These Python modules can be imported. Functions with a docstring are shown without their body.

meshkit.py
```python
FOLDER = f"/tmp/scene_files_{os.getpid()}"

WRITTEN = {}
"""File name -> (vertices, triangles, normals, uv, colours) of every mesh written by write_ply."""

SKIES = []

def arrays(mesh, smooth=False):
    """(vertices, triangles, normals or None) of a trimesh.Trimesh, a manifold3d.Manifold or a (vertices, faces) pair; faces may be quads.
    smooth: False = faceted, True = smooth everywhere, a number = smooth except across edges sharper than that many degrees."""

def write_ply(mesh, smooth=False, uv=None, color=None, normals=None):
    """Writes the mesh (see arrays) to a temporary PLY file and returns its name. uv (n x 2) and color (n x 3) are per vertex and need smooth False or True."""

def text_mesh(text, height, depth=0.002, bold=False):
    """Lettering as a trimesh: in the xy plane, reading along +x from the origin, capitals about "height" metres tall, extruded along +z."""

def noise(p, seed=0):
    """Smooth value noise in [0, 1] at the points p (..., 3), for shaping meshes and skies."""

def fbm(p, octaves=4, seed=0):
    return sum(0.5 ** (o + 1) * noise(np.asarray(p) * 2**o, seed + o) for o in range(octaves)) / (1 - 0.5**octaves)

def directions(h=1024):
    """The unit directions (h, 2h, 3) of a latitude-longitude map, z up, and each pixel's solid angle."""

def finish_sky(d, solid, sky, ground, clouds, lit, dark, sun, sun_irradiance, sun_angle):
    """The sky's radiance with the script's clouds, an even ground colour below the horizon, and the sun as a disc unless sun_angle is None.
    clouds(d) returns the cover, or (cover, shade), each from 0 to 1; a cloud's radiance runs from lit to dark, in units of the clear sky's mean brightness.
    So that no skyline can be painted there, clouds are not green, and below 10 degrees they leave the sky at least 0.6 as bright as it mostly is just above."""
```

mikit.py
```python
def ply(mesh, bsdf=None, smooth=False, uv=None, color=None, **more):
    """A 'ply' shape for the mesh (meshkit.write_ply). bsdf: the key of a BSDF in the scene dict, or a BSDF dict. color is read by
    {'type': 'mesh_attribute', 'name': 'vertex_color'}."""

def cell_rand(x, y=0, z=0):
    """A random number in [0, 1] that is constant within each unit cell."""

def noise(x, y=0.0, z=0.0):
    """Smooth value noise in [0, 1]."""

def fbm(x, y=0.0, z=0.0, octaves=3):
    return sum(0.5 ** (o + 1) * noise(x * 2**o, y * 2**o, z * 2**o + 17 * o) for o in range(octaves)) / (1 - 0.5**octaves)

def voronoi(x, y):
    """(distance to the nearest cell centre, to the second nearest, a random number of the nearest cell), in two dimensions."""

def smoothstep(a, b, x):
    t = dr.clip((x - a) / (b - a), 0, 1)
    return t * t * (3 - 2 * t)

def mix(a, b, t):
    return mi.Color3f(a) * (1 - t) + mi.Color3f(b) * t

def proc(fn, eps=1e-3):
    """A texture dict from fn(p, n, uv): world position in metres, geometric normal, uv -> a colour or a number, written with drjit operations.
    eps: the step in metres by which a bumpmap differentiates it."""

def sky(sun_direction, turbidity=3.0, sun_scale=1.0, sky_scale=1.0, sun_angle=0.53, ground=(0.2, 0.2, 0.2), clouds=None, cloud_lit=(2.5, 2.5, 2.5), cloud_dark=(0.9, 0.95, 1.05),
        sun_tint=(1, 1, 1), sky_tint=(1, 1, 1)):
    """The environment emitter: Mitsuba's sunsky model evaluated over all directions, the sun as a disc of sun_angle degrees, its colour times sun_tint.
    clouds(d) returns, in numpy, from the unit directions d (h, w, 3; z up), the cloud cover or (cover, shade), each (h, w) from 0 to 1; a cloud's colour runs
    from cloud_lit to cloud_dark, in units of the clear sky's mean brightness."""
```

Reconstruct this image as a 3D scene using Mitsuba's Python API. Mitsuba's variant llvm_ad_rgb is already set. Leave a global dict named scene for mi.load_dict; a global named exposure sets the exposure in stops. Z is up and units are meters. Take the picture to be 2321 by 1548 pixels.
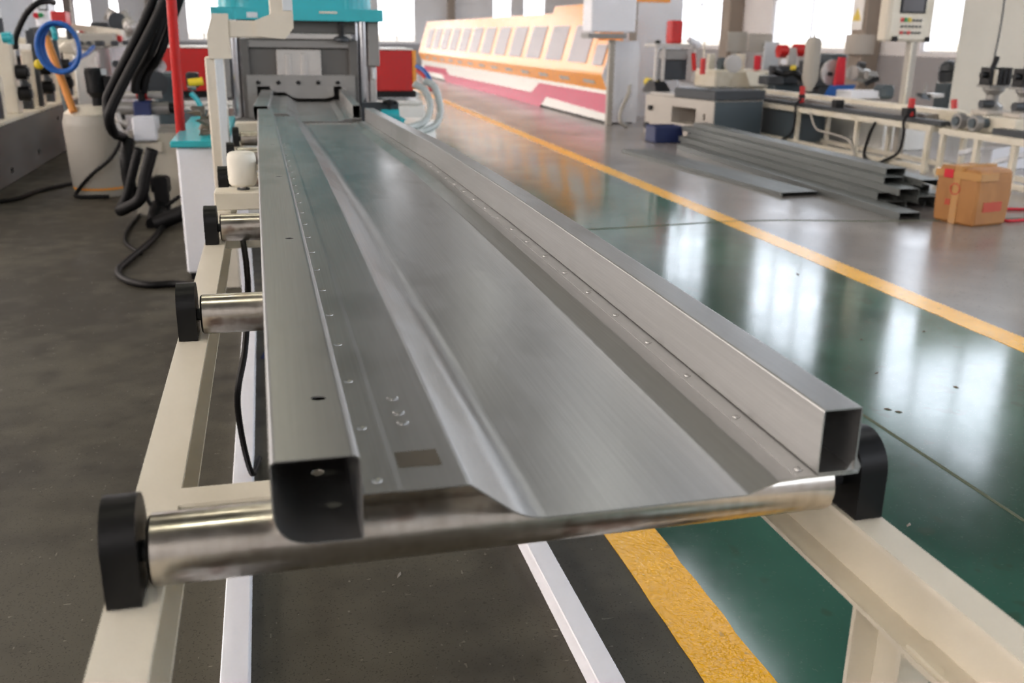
import math, random
import numpy as np, trimesh, mitsuba as mi, drjit as dr, mikit, meshkit
import manifold3d as m3
from shapely.geometry import LineString, Polygon
from mikit import noise, fbm, smoothstep, mix, voronoi, cell_rand
T = mi.ScalarTransform4f
scene, labels = {}, {}

# ---------------------------------------------------------------- camera
EYE = np.array([0.0, 0.0, 1.45])
FWD = np.array([0.23609, 0.92217, -0.30637])
UP = np.array([0.06242, 0.30024, 0.95182])
scene['camera'] = {'type': 'thinlens', 'fov': math.degrees(2 * math.atan(2321 / 2 / 2150.0)), 'fov_axis': 'x', 'aperture_radius': 0.0034, 'focus_distance': 1.95,
                   'near_clip': 0.05, 'far_clip': 400.0,
                   'to_world': T().look_at(origin=EYE.tolist(), target=(EYE + FWD).tolist(), up=UP.tolist())}

# ---------------------------------------------------------------- light
exposure = 0.62
SUN = np.array([-0.80, 0.10, 0.42]); SUN /= np.linalg.norm(SUN)
def overcast(d):
    """A full cloud cover that the veiled sun warms and brightens on its own side."""
    n = meshkit.fbm(d * np.array([2.2, 2.2, 5.0]), 4, 3)
    away = (1 - d @ SUN) / 2
    return np.full(d.shape[:2], 0.97), np.clip(1.75 * away + 0.35 * (n - 0.5), 0, 1)
scene['sky'] = mikit.sky(SUN.tolist(), turbidity=4.0, sun_scale=0.0, sky_scale=9.0, ground=(0.26, 0.25, 0.22), clouds=overcast,
                         cloud_lit=(8.2, 7.1, 6.35), cloud_dark=(3.9, 4.2, 4.65))
LAMP_WARM, LAMP_COOL = (140.0, 134.0, 104.0), (26.0, 26.0, 24.0)

# ---------------------------------------------------------------- helpers
def lin(c):
    return [((v / 255 + 0.055) / 1.055) ** 2.4 if v > 10 else v / 255 / 12.92 for v in c]
def pbr(c, rough=0.5, metal=0.0, spec=0.5, coat=0.0, **kw):
    d = {'type': 'principled', 'base_color': {'type': 'rgb', 'value': lin(c)} if not isinstance(c, dict) else c, 'roughness': rough, 'metallic': metal, 'specular': spec, **kw}
    if coat: d['clearcoat'] = coat; d['clearcoat_gloss'] = 0.9
    return {'type': 'twosided', 'bsdf': d}
def mat(name, d): scene['mat_' + name] = d
def cat(ms): return trimesh.util.concatenate([m for m in ms if m is not None])
def hull(p): return trimesh.convex.convex_hull(np.asarray(p, float))
def bx(x0, x1, y0, y1, z0, z1, b=0.004):
    """A box with chamfered edges."""
    b = min(b, abs(x1 - x0) * .3, abs(y1 - y0) * .3, abs(z1 - z0) * .3)
    if b <= 0.0005:
        return trimesh.creation.box(bounds=[[min(x0, x1), min(y0, y1), min(z0, z1)], [max(x0, x1), max(y0, y1), max(z0, z1)]])
    p = []
    for sx, x in ((1, min(x0, x1)), (-1, max(x0, x1))):
        for sy, y in ((1, min(y0, y1)), (-1, max(y0, y1))):
            for sz, z in ((1, min(z0, z1)), (-1, max(z0, z1))):
                p += [(x, y + sy * b, z + sz * b), (x + sx * b, y, z + sz * b), (x + sx * b, y + sy * b, z)]
    return hull(p)
def fb(lt, rb, y, d, b=0.01):
    """A box whose front face spans (x, z) lt to (x, z) rb at depth y."""
    return bx(lt[0], rb[0], y, y + d, rb[1], lt[1], b)
def frame_of(d):
    d = np.asarray(d, float); d = d / np.linalg.norm(d)
    a = np.cross(d, [0, 0, 1.0] if abs(d[2]) < 0.9 else [1.0, 0, 0]); a /= np.linalg.norm(a)
    return d, a, np.cross(d, a)
def cy(p0, p1, r, n=20, r1=None, bev=0.0):
    """A capped cylinder or cone from p0 to p1."""
    p0, p1 = np.asarray(p0, float), np.asarray(p1, float); r1 = r if r1 is None else r1
    d, a, c = frame_of(p1 - p0); L = np.linalg.norm(p1 - p0)
    t = np.arange(n) * 2 * np.pi / n; ring = np.cos(t)[:, None] * a + np.sin(t)[:, None] * c
    st = [(0, r), (L, r1)] if not bev else [(0, r - bev), (bev, r), (L - bev, r1), (L, r1 - bev)]
    v = np.vstack([p0 + d * s + ring * q for s, q in st] + [p0[None], p1[None]]); f = []
    k, m = np.arange(n), len(st)
    for j in range(m - 1):
        a0, b0 = j * n + k, j * n + (k + 1) % n
        f += [np.stack([a0, b0, b0 + n], 1), np.stack([a0, b0 + n, a0 + n], 1)]
    f += [np.stack([k * 0 + m * n, (k + 1) % n, k], 1), np.stack([k * 0 + m * n + 1, (m - 1) * n + k, (m - 1) * n + (k + 1) % n], 1)]
    return trimesh.Trimesh(v, np.vstack(f), process=False)
def curve(pts, n=8, closed=False):
    """A Catmull-Rom curve through the points."""
    p = np.asarray(pts, float)
    q = np.vstack([p[-1:], p, p[:2]]) if closed else np.vstack([2 * p[0] - p[1], p, 2 * p[-1] - p[-2]])
    out = []
    for i in range(1, len(q) - 2):
        for t in np.linspace(0, 1, n, endpoint=False):
            out.append(0.5 * (2 * q[i] + (q[i + 1] - q[i - 1]) * t + (2 * q[i - 1] - 5 * q[i] + 4 * q[i + 1] - q[i + 2]) * t * t + (3 * q[i] - q[i - 1] - 3 * q[i + 1] + q[i + 2]) * t ** 3))
    if not closed: out.append(q[-2])
    return np.array(out)
def tube(pts, r, n=10, smooth=8, closed=False):
    p = curve(pts, smooth, closed) if smooth else np.asarray(pts, float)
    m = len(p); tg = np.roll(p, -1, 0) - np.roll(p, 1, 0) if closed else np.gradient(p, axis=0)
    tg /= np.linalg.norm(tg, axis=1, keepdims=True) + 1e-12
    _, a, _ = frame_of(tg[0]); rows = []; t = np.arange(n) * 2 * np.pi / n
    for i in range(m):
        a = a - tg[i] * (a @ tg[i]); a /= np.linalg.norm(a); c = np.cross(tg[i], a)
        rows.append(p[i] + r * (np.cos(t)[:, None] * a + np.sin(t)[:, None] * c))
    v = np.vstack(rows); k = np.arange(n); f = []
    for j in range(m if closed else m - 1):
        a0, b0, a1, b1 = j * n + k, j * n + (k + 1) % n, (j + 1) % m * n + k, (j + 1) % m * n + (k + 1) % n
        f += [np.stack([a0, b0, b1], 1), np.stack([a0, b1, a1], 1)]
    if not closed:
        v = np.vstack([v, p[:1], p[-1:]])
        f += [np.stack([k * 0 + m * n, (k + 1) % n, k], 1), np.stack([k * 0 + m * n + 1, (m - 1) * n + k, (m - 1) * n + (k + 1) % n], 1)]
    return trimesh.Trimesh(v, np.vstack(f), process=False)
def lathe(prof, at, n=28, axis=(0, 0, 1)):
    """A body of revolution: prof is (radius, height) pairs from bottom to top."""
    d, a, c = frame_of(axis); t = np.arange(n) * 2 * np.pi / n; ring = np.cos(t)[:, None] * a + np.sin(t)[:, None] * c
    at = np.asarray(at, float); v = np.vstack([at + d * h + ring * r for r, h in prof]); k = np.arange(n); f = []
    for j in range(len(prof) - 1):
        a0, b0 = j * n + k, j * n + (k + 1) % n
        f += [np.stack([a0, b0, b0 + n], 1), np.stack([a0, b0 + n, a0 + n], 1)]
    return trimesh.Trimesh(v, np.vstack(f), process=False)
def prism(poly, axis, a, b):
    """A polygon pushed from a to b along an axis: 'x' polygon in (y, z), 'y' polygon in (x, z), 'z' polygon in (x, y)."""
    poly = Polygon(poly) if not isinstance(poly, Polygon) else poly
    m = trimesh.creation.extrude_polygon(poly, b - a, engine='earcut')
    v = m.vertices.copy()
    m.vertices = {'x': np.c_[v[:, 2] + a, v[:, 0], v[:, 1]], 'y': np.c_[v[:, 0], v[:, 2] + a, v[:, 1]], 'z': np.c_[v[:, 0], v[:, 1], v[:, 2] + a]}[axis]
    if axis == 'y': m.invert()
    return m
def man(m): return m3.Manifold(m3.Mesh(vert_properties=np.asarray(m.vertices, np.float32), tri_verts=np.asarray(m.faces, np.uint32)))
def cut(m, *holes):
    r = man(m)
    for h in holes: r = r - man(h)
    q = r.to_mesh()
    return trimesh.Trimesh(q.vert_properties[:, :3], q.tri_verts, process=False)
def turned(m, deg, at, axis=(0, 0, 1)):
    m = m.copy(); m.apply_transform(trimesh.transformations.rotation_matrix(math.radians(deg), axis, at)); return m
def moved(m, d): m = m.copy(); m.apply_translation(d); return m
used = {}
def number(key):
    n = used.get(key, 0); used[key] = n + 1
    return key if n == 0 else f'{key}_{n:03d}'
def thing(name, label, cat_, group=None, mesh=None, m=None, smooth=30):
    k = number(name); labels[k] = {'label': label, 'category': cat_}
    if group: labels[k]['group'] = group
    if mesh is not None: scene[k] = mikit.ply(mesh, 'mat_' + m, smooth=smooth)
    return k
def part(parent, name, mesh, m, smooth=30, label=None, kind=None):
    k = number(parent + '__' + name); scene[k] = mikit.ply(mesh, 'mat_' + m, smooth=smooth)
    if label or kind: labels[k] = {**({'label': label} if label else {}), **({'kind': kind} if kind else {})}
    return k
def struct(name, mesh, m, smooth=False, label=None):
    scene[name] = mikit.ply(mesh, 'mat_' + m, smooth=smooth); labels[name] = {'kind': 'structure', **({'label': label} if label else {})}
    used[name] = 1
    return name

# ---------------------------------------------------------------- materials
def t_concrete(p, n, uv):
    a = fbm(p.x * 0.9, p.y * 0.9, 0, 4); b = fbm(p.x * 9 + 9, p.y * 9, 0, 3); s = noise(p.x * 260, p.y * 260); q = noise(p.x * 70 + 3, p.y * 70)
    c = mix(lin((54, 51, 43)), lin((76, 73, 62)), smoothstep(0.3, 0.7, a * 0.6 + b * 0.4))
    c = mix(c, lin((46, 43, 37)), smoothstep(0.70, 0.95, s) * 0.6)
    c = mix(c, lin((128, 124, 112)), smoothstep(0.94, 0.98, q) * 0.5)
    return mix(c, lin((48, 45, 38)), smoothstep(0.60, 0.75, fbm(p.x * 2.3 + 4, p.y * 2.3, 0, 4)) * 0.4)
def t_epoxy(p, n, uv):
    a = fbm(p.x * 1.3, p.y * 1.3, 0, 4); s = noise(p.x * 160, p.y * 160)
    c = mix(lin((34, 74, 62)), lin((52, 96, 82)), smoothstep(0.3, 0.7, a))
    c = mix(c, lin((96, 112, 100)), smoothstep(0.86, 0.96, s) * 0.35)
    return mix(c, lin((60, 66, 48)), smoothstep(0.72, 0.80, fbm(p.x * 11 + 2, p.y * 11, 0, 3)) * 0.35)
def t_screed(p, n, uv):
    a = fbm(p.x * 0.8 + 5, p.y * 0.8, 0, 4); s = noise(p.x * 60, p.y * 60)
    c = mix(lin((98, 94, 91)), lin((122, 117, 113)), smoothstep(0.3, 0.7, a))
    return mix(c, lin((70, 67, 64)), smoothstep(0.8, 0.95, s) * 0.4)
def t_gloss(p, n, uv): return 0.07 + 0.08 * fbm(p.x * 2.1, p.y * 2.1, 0, 3) + 0.02 * noise(p.x * 30, p.y * 30)
def t_gloss_bay(p, n, uv): return 0.16 + 0.12 * fbm(p.x * 2.1, p.y * 2.1, 0, 3)
def t_gloss_left(p, n, uv): return 0.42 + 0.25 * fbm(p.x * 3.1, p.y * 3.1, 0, 3)
def t_yellow(p, n, uv):
    a = fbm(p.x * 9, p.y * 9, 0, 3)
    c = mix(lin((226, 164, 14)), lin((240, 178, 20)), a)
    return mix(c, lin((150, 116, 40)), smoothstep(0.76, 0.82, fbm(p.x * 22 + 3, p.y * 22, 0, 3)) * 0.6)
def t_yellow_bump(p, n, uv): return noise(p.x * 120, p.y * 120) * 0.6 + noise(p.x * 260, p.y * 260) * 0.4
def t_steel(p, n, uv):
    a = fbm(p.x * 14, p.y * 1.1, p.z * 14, 3); s = noise(p.x * 420, p.y * 7, p.z * 420); o = fbm(p.x * 7 + 3, p.y * 3.1, 0, 4)
    c = mix(lin((170, 170, 169)), lin((188, 188, 187)), 0.65 * a + 0.35 * s)
    return mix(c, lin((150, 149, 141)), smoothstep(0.52, 0.72, o) * 0.3)
def t_steel_rough(p, n, uv):
    o = fbm(p.x * 7 + 3, p.y * 3.1, 0, 4)
    return 0.29 + 0.09 * fbm(p.x * 9, p.y * 1.4, p.z * 9, 3) - 0.04 * smoothstep(0.52, 0.72, o)
def t_roller(p, n, uv):
    a = fbm(p.x * 24, p.y * 30, p.z * 30, 3); b = fbm(p.x * 110, p.y * 40, p.z * 40, 2)
    return mix(mix(lin((216, 210, 202)), lin((190, 182, 171)), b), lin((146, 120, 106)), smoothstep(0.54, 0.80, a) * 0.8)
def t_roller_rough(p, n, uv): return 0.15 + 0.20 * fbm(p.x * 30 + 7, p.y * 40, p.z * 40, 3)
def t_cream(p, n, uv):
    a = fbm(p.x * 5, p.y * 3, p.z * 5, 3)
    return mix(lin((214, 208, 192)), lin((196, 188, 166)), smoothstep(0.45, 0.75, a) * 0.7)
def t_card(p, n, uv):
    return mix(lin((172, 122, 70)), lin((150, 100, 54)), fbm(p.x * 12, p.y * 12, p.z * 4, 3))
def t_dirtgrey(p, n, uv):
    return mix(lin((92, 91, 88)), lin((70, 68, 64)), fbm(p.x * 2, p.y * 1, p.z * 4, 3))
def t_galv(p, n, uv):
    return mix(lin((128, 132, 130)), lin((100, 104, 102)), fbm(p.x * 6, p.y * 0.7, p.z * 12, 3))
def t_wall(p, n, uv):
    return mix(lin((226, 225, 226)), lin((214, 213, 214)), fbm(p.x * 0.5, p.y * 0.5, p.z * 0.5, 3))
P = mikit.proc
mat('concrete', pbr(P(t_concrete), P(t_gloss_left), spec=0.35))
mat('epoxy', pbr(P(t_epoxy), P(t_gloss), spec=0.8))
mat('screed', pbr(P(t_screed), P(t_gloss_bay), spec=0.5))
mat('yellow_paint', {'type': 'twosided', 'bsdf': {'type': 'bumpmap', 'arbitrary': {**P(t_yellow_bump, 2e-3)}, 'scale': 0.0010, 'nested': pbr(P(t_yellow), 0.20, spec=0.6)['bsdf']}})
mat('joint', pbr((88, 96, 78), 0.8))
mat('steel', pbr(P(t_steel), P(t_steel_rough), metal=0.9, coat=1.0))
mat('roller', pbr(P(t_roller), P(t_roller_rough), metal=1.0))
mat('cream', pbr(P(t_cream), 0.38, spec=0.45))
mat('black', pbr((12, 13, 14), 0.42, spec=0.3))
mat('rubber', pbr((9, 9, 10), 0.5, spec=0.22))
mat('white', pbr((224, 226, 232), 0.35))
mat('nylon', pbr((214, 210, 196), 0.45))
mat('teal', pbr((44, 164, 174), 0.3, coat=0.4))
mat('red', pbr((184, 24, 22), 0.35, coat=0.3))
mat('red_fabric', pbr((196, 34, 50), 0.7))
mat('machined', pbr((140, 138, 135), 0.42, metal=0.5))
mat('machined_light', pbr((186, 182, 178), 0.38, metal=0.4))
mat('die', pbr((98, 96, 93), 0.45, metal=0.35))
mat('chrome', pbr((205, 206, 210), 0.12, metal=1.0))
mat('beige', pbr((204, 196, 180), 0.45))
mat('beige_light', pbr((196, 202, 206), 0.4))
mat('greybed', pbr(P(t_dirtgrey), 0.5))
mat('bed_light', pbr((176, 170, 162), 0.45))
mat('darksteel', pbr((58, 62, 66), 0.45, metal=0.3))
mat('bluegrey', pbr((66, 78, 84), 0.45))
mat('navy', pbr((30, 42, 84), 0.45))
mat('blue', pbr((26, 88, 166), 0.4))
mat('orange', pbr((226, 146, 30), 0.27, spec=0.7, coat=1.0))
mat('orange_hose', pbr((206, 132, 56), 0.5))
mat('pink', pbr((196, 82, 108), 0.3, coat=0.4))
mat('panel_white', pbr((232, 231, 226), 0.3, coat=0.4))
mat('acrylic', pbr((178, 172, 176), 0.42, spec=0.3))
mat('plastic_grey', pbr((164, 159, 150), 0.45))
mat('card', pbr(P(t_card), 0.55))
mat('tape', pbr((178, 132, 78), 0.15, coat=0.8))
mat('red_print', pbr((176, 70, 50), 0.6))
mat('galv', pbr(P(t_galv), 0.42, metal=0.75))
mat('wall', pbr(P(t_wall), 0.7))
mat('dado', pbr((150, 149, 152), 0.6))
mat('column', pbr((142, 130, 118), 0.6))
mat('ceiling', pbr((98, 100, 102), 0.8))
mat('frame', pbr((210, 212, 216), 0.4))
mat('glass', {'type': 'thindielectric', 'int_ior': 1.5})
mat('screen', pbr((92, 92, 96), 0.15))
mat('green_button', pbr((34, 140, 80), 0.4))
mat('yellow_button', pbr((216, 190, 40), 0.4))
mat('hose_clear', pbr((196, 202, 200), 0.25))
mat('scrap', pbr((104, 96, 84), 0.4, metal=0.6))

# ---------------------------------------------------------------- hall
XL, XR, YB, YE, ZC = -9.0, 15.0, -9.0, 46.0, 9.6
def slab(x0, x1, y0, y1, z): return trimesh.creation.box(bounds=[[x0, y0, z - 0.3], [x1, y1, z]])
struct('floor', slab(XL - .3, 1.0, YB - .3, YE + .3, 0), 'concrete')
def stripe(poly): return prism(poly, 'z', -0.30, 0.0)
part('floor', 'green_aisle', stripe([(1.0, YB), (3.30, YB), (4.85, YE), (1.0, YE)]), 'epoxy', False, 'glossy green epoxy aisle')
part('floor', 'grey_bay', stripe([(3.30, YB), (XR + .3, YB), (XR + .3, YE), (4.85, YE)]), 'screed', False, 'glossy grey bay of the floor')
rng = np.random.default_rng(5)
def line_strip(x0, x1, y0, y1, w, wob):
    n = 240; ys = np.linspace(y0, y1, n) if y1 - y0 < 20 else y0 + (y1 - y0) * np.linspace(0, 1, n) ** 1.6
    cx = x0 + (x1 - x0) * (ys - y0) / (y1 - y0)
    l = cx - w / 2 + rng.normal(0, wob, n); r = cx + w / 2 + rng.normal(0, wob, n)
    return prism(list(zip(l, ys)) + list(zip(r, ys))[::-1], 'z', 0.0, 0.0022)
part('floor', 'yellow_line', line_strip(1.005, 1.03, 0.4, YE, 0.162, 0.0022), 'yellow_paint', False, 'yellow line beneath the roller table')
part('floor', 'yellow_line', line_strip(3.60, 4.45, 2.0, YE, 0.175, 0.002), 'yellow_paint', False, 'yellow line along the far side of the green aisle')
part('floor', 'joint', tube([(2.255, 0.4, -.004), (2.25, 1.5, -.004), (2.262, 2.21, -.004), (2.28, 3.1, -.004), (2.30, 4.2, -.004), (2.33, 6.9, -.004)], 0.009, 6), 'joint')
part('floor', 'joint', tube([(1.1, 7.1, -.004), (2.44, 7.05, -.004), (3.96, 7.16, -.004), (5.43, 6.9, -.004), (9, 6.8, -.004)], 0.010, 6), 'joint')
WY = [-4.0, 3.3, 10.7, 18.15, 25.3, 32.65, 40.0]
def opening_r(y, z0, z1, w=4.3): return trimesh.creation.box(bounds=[[XR - .2, y - w / 2, z0], [XR + .6, y + w / 2, z1]])
wr = trimesh.creation.box(bounds=[[XR, YB - .3, -.3], [XR + .25, YE + .25, ZC]])
struct('wall_right', cut(wr, *[opening_r(y, 1.2, 4.0) for y in WY], *[opening_r(y, 4.8, 7.9) for y in WY[:-1]]), 'wall')
wl = trimesh.creation.box(bounds=[[XL - .25, YB - .3, -.3], [XL, YE + .25, ZC]])
WL = [-3, 5, 13, 21, 29, 37]
struct('wall_left', cut(wl, *[trimesh.creation.box(bounds=[[XL - .6, y - 2.3, a], [XL + .2, y + 2.3, b]]) for y in WL for a, b in ((0.5, 4.2), (4.9, 8.2))]), 'wall')
EW = [(-8.45, -8.05), (-7.7, -6.97), (-6.3, -5.85), (-3.15, -1.75), (-0.7, 0.9), (2.2, 3.9), (5.2, 6.95), (10.6, 11.55), (12.1, 13.2)]  # the two behind the press are unseen, added for glare on the hood
we = trimesh.creation.box(bounds=[[XL - .25, YE, -.3], [XR + .25, YE + .25, ZC]])
EWU = [(-7.2, -3.8), (-3.0, 1.0), (2.6, 6.2)]  # unseen upper row, added and sized for its glare on the hood
struct('wall_end', cut(we, *[trimesh.creation.box(bounds=[[a, YE - .2, 1.1], [b, YE + .6, 4.2]]) for a, b in EW],
                       *[trimesh.creation.box(bounds=[[a, YE - .2, 4.6], [b, YE + .6, 7.2]]) for a, b in EWU]), 'wall')
BW = [(-7.5, -3.5), (4.5, 8.5), (10, 14)]
struct('wall_back', cut(trimesh.creation.box(bounds=[[XL - .25, YB - .25, -.3], [XR + .25, YB, ZC]]), *[trimesh.creation.box(bounds=[[a, YB - .6, c], [b, YB + .2, d]]) for a, b in BW for c, d in ((4.4, 8.8), )]), 'wall')
SK = [(7.5, 8.4, a, a + 5) for a in (-6, 3, 12.2, 21, 30, 39)] + [(-5.6, -4.8, a, a + 5) for a in (-6, 12, 30)]
cl = trimesh.creation.box(bounds=[[XL - .25, YB - .25, ZC], [XR + .25, YE + .25, ZC + .2]])
struct('ceiling', cut(cl, *[trimesh.creation.box(bounds=[[a, c, ZC - .1], [b, d, ZC + .4]]) for a, b, c, d in SK]), 'ceiling')
struct('trim_1', cat([bx(XR - .03, XR, YB, YE, 0, 1.12, 0), bx(XL, XL + .03, YB, YE, 0, 1.12, 0), bx(XL, XR, YE - .03, YE, 0, 1.05, 0)]), 'dado', label='grey painted lower band of the walls')
wn = 0
def window(x0, x1, y0, y1, z0, z1, mull, trans):
    """A framed window in a wall; the thin side of the wall is x or y."""
    global wn; wn += 1
    k = f'window_{wn}'; labels[k] = {'kind': 'structure'}; t = 0.055; fr = []
    along_y = (y1 - y0) > (x1 - x0)
    a0, a1 = (y0, y1) if along_y else (x0, x1)
    def bar(u0, u1, w0, w1): return bx(x0, x1, u0, u1, w0, w1, 0) if along_y else bx(u0, u1, y0, y1, w0, w1, 0)
    fr += [bar(a0, a1, z0, z0 + t), bar(a0, a1, z1 - t, z1), bar(a0, a0 + t, z0, z1), bar(a1 - t, a1, z0, z1)]
    part(k, 'frame', cat(fr), 'frame', False)
    for i in range(1, mull + 1):
        u = a0 + (a1 - a0) * i / (mull + 1); part(k, 'mullion', bar(u - .04, u + .04, z0, z1), 'frame', False)
    for i in range(1, trans + 1):
        w = z0 + (z1 - z0) * i / (trans + 1); part(k, 'transom', bar(a0, a1, w - .025, w + .025), 'frame', False)
    xm, ym = (x0 + x1) / 2, (y0 + y1) / 2
    part(k, 'pane', bx(xm - .002, xm + .002, y0, y1, z0, z1, 0) if False else (trimesh.Trimesh([[xm, y0, z0], [xm, y1, z0], [xm, y1, z1], [xm, y0, z1]], [[0, 1, 2], [0, 2, 3]]) if along_y else
         trimesh.Trimesh([[x0, ym, z0], [x1, ym, z0], [x1, ym, z1], [x0, ym, z1]], [[0, 1, 2], [0, 2, 3]])), 'glass', False)
for y in WY:
    window(XR + .05, XR + .12, y - 2.15, y + 2.15, 1.2, 4.0, 1 if y > 20 else 2, 1)
    if y < 38: window(XR + .05, XR + .12, y - 2.15, y + 2.15, 4.8, 7.9, 2, 0)
for a, b in EW: window(a, b, YE + .05, YE + .12, 1.1, 4.2, 0 if b - a < 1.2 else 1, 1)
for a, b in EWU: window(a, b, YE + .05, YE + .12, 4.6, 7.2, 3, 0)
for u, v in BW:
    for a, b in ((4.4, 8.8), ): window(u, v, YB - .12, YB - .05, a, b, 2, 0)
for y in WL:
    for a, b in ((0.5, 4.2), (4.9, 8.2)): window(XL - .12, XL - .05, y - 2.3, y + 2.3, a, b, 2, 0)
for i, y in enumerate((-0.4, 7.0, 14.4, 22.15, 29.6, 36.3, 43.6)):
    struct(f'column_{i+1}', bx(XR - .5, XR, y - .3, y + .3, 0, ZC, .02), 'column', label='taupe steel column on the window wall')
for i, x in enumerate((-7.88, -4.6, 1.5, 8.6)):
    struct(f'column_{i+8}', bx(x - .15, x + .15, YE - .4, YE, 0, ZC, .02), 'column', label='taupe steel column on the end wall')
def lamp(x, y, z, color, r=0.33):
    k = thing('high_bay_lamp', 'round high bay lamp hanging from the roof', 'lamp', 'high bay lamps under the roof')
    part(k, 'housing', lathe([(r + .02, -.02), (r + .03, .02), (min(.16, r), .26), (.10, .30), (.10, .42), (.0, .43)], (x, y, z), 24), 'darksteel')
    part(k, 'rod', cy((x, y, z + .4), (x, y, ZC - .004), .012, 8), 'darksteel')
    t = np.arange(24) * 2 * np.pi / 24
    d = trimesh.Trimesh(np.vstack([[[x, y, z - .01]], np.c_[x + r * np.cos(t), y + r * np.sin(t), 0 * t + z - .01]]), [[0, 1 + (i + 1) % 24, 1 + i] for i in range(24)], process=False)
    key = number(k + '__lens'); scene[key] = {**mikit.ply(d, 'mat_white'), 'emitter': {'type': 'area', 'radiance': {'type': 'rgb', 'value': list(color)}}}
for x, y in ((-.6, 1.3), (-.6, 8.0), (-.6, 15.0), (-.6, 23.0)): lamp(x, y, 8.6, LAMP_WARM, .13)
for x, y in ((5.5, 14.6), (5.5, 4.0), (5.5, 25.0)): lamp(x, y, 8.6, LAMP_COOL)

# ---------------------------------------------------------------- roller table (slopes down a little towards the press)
def sag(y): return np.interp(y, [1.0, 1.94, 2.9, 3.85, 4.8, 5.76, 6.3], [0, -.004, -.011, -.018, -.027, -.042, -.05])
def sagged(m): m = m.copy(); m.vertices[:, 2] += sag(m.vertices[:, 1]); return m
def ybar(poly, y0, y1, n=14):
    """A profile in (x, z) pushed along y in steps, so that it can follow the table's slope."""
    poly = poly if isinstance(poly, Polygon) else Polygon(poly)
    rings = [np.array(poly.exterior.coords)[:-1]] + [np.array(i.coords)[:-1] for i in poly.interiors]
    c = m3.CrossSection([r.tolist() for r in rings], m3.FillRule.EvenOdd)
    q = c.extrude(y1 - y0, n).to_mesh(); v = q.vert_properties
    m = trimesh.Trimesh(np.c_[v[:, 0], v[:, 2] + y0, v[:, 1]], q.tri_verts, process=False); m.invert(); return m
def channel_poly(xo, xi, z0, z1, t=.007):
    s = 1 if xi > xo else -1
    return Polygon([(xo, z0), (xi, z0), (xi, z0 + t), (xo + s * t, z0 + t), (xo + s * t, z1 - t), (xi, z1 - t), (xi, z1), (xo, z1)])
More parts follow.
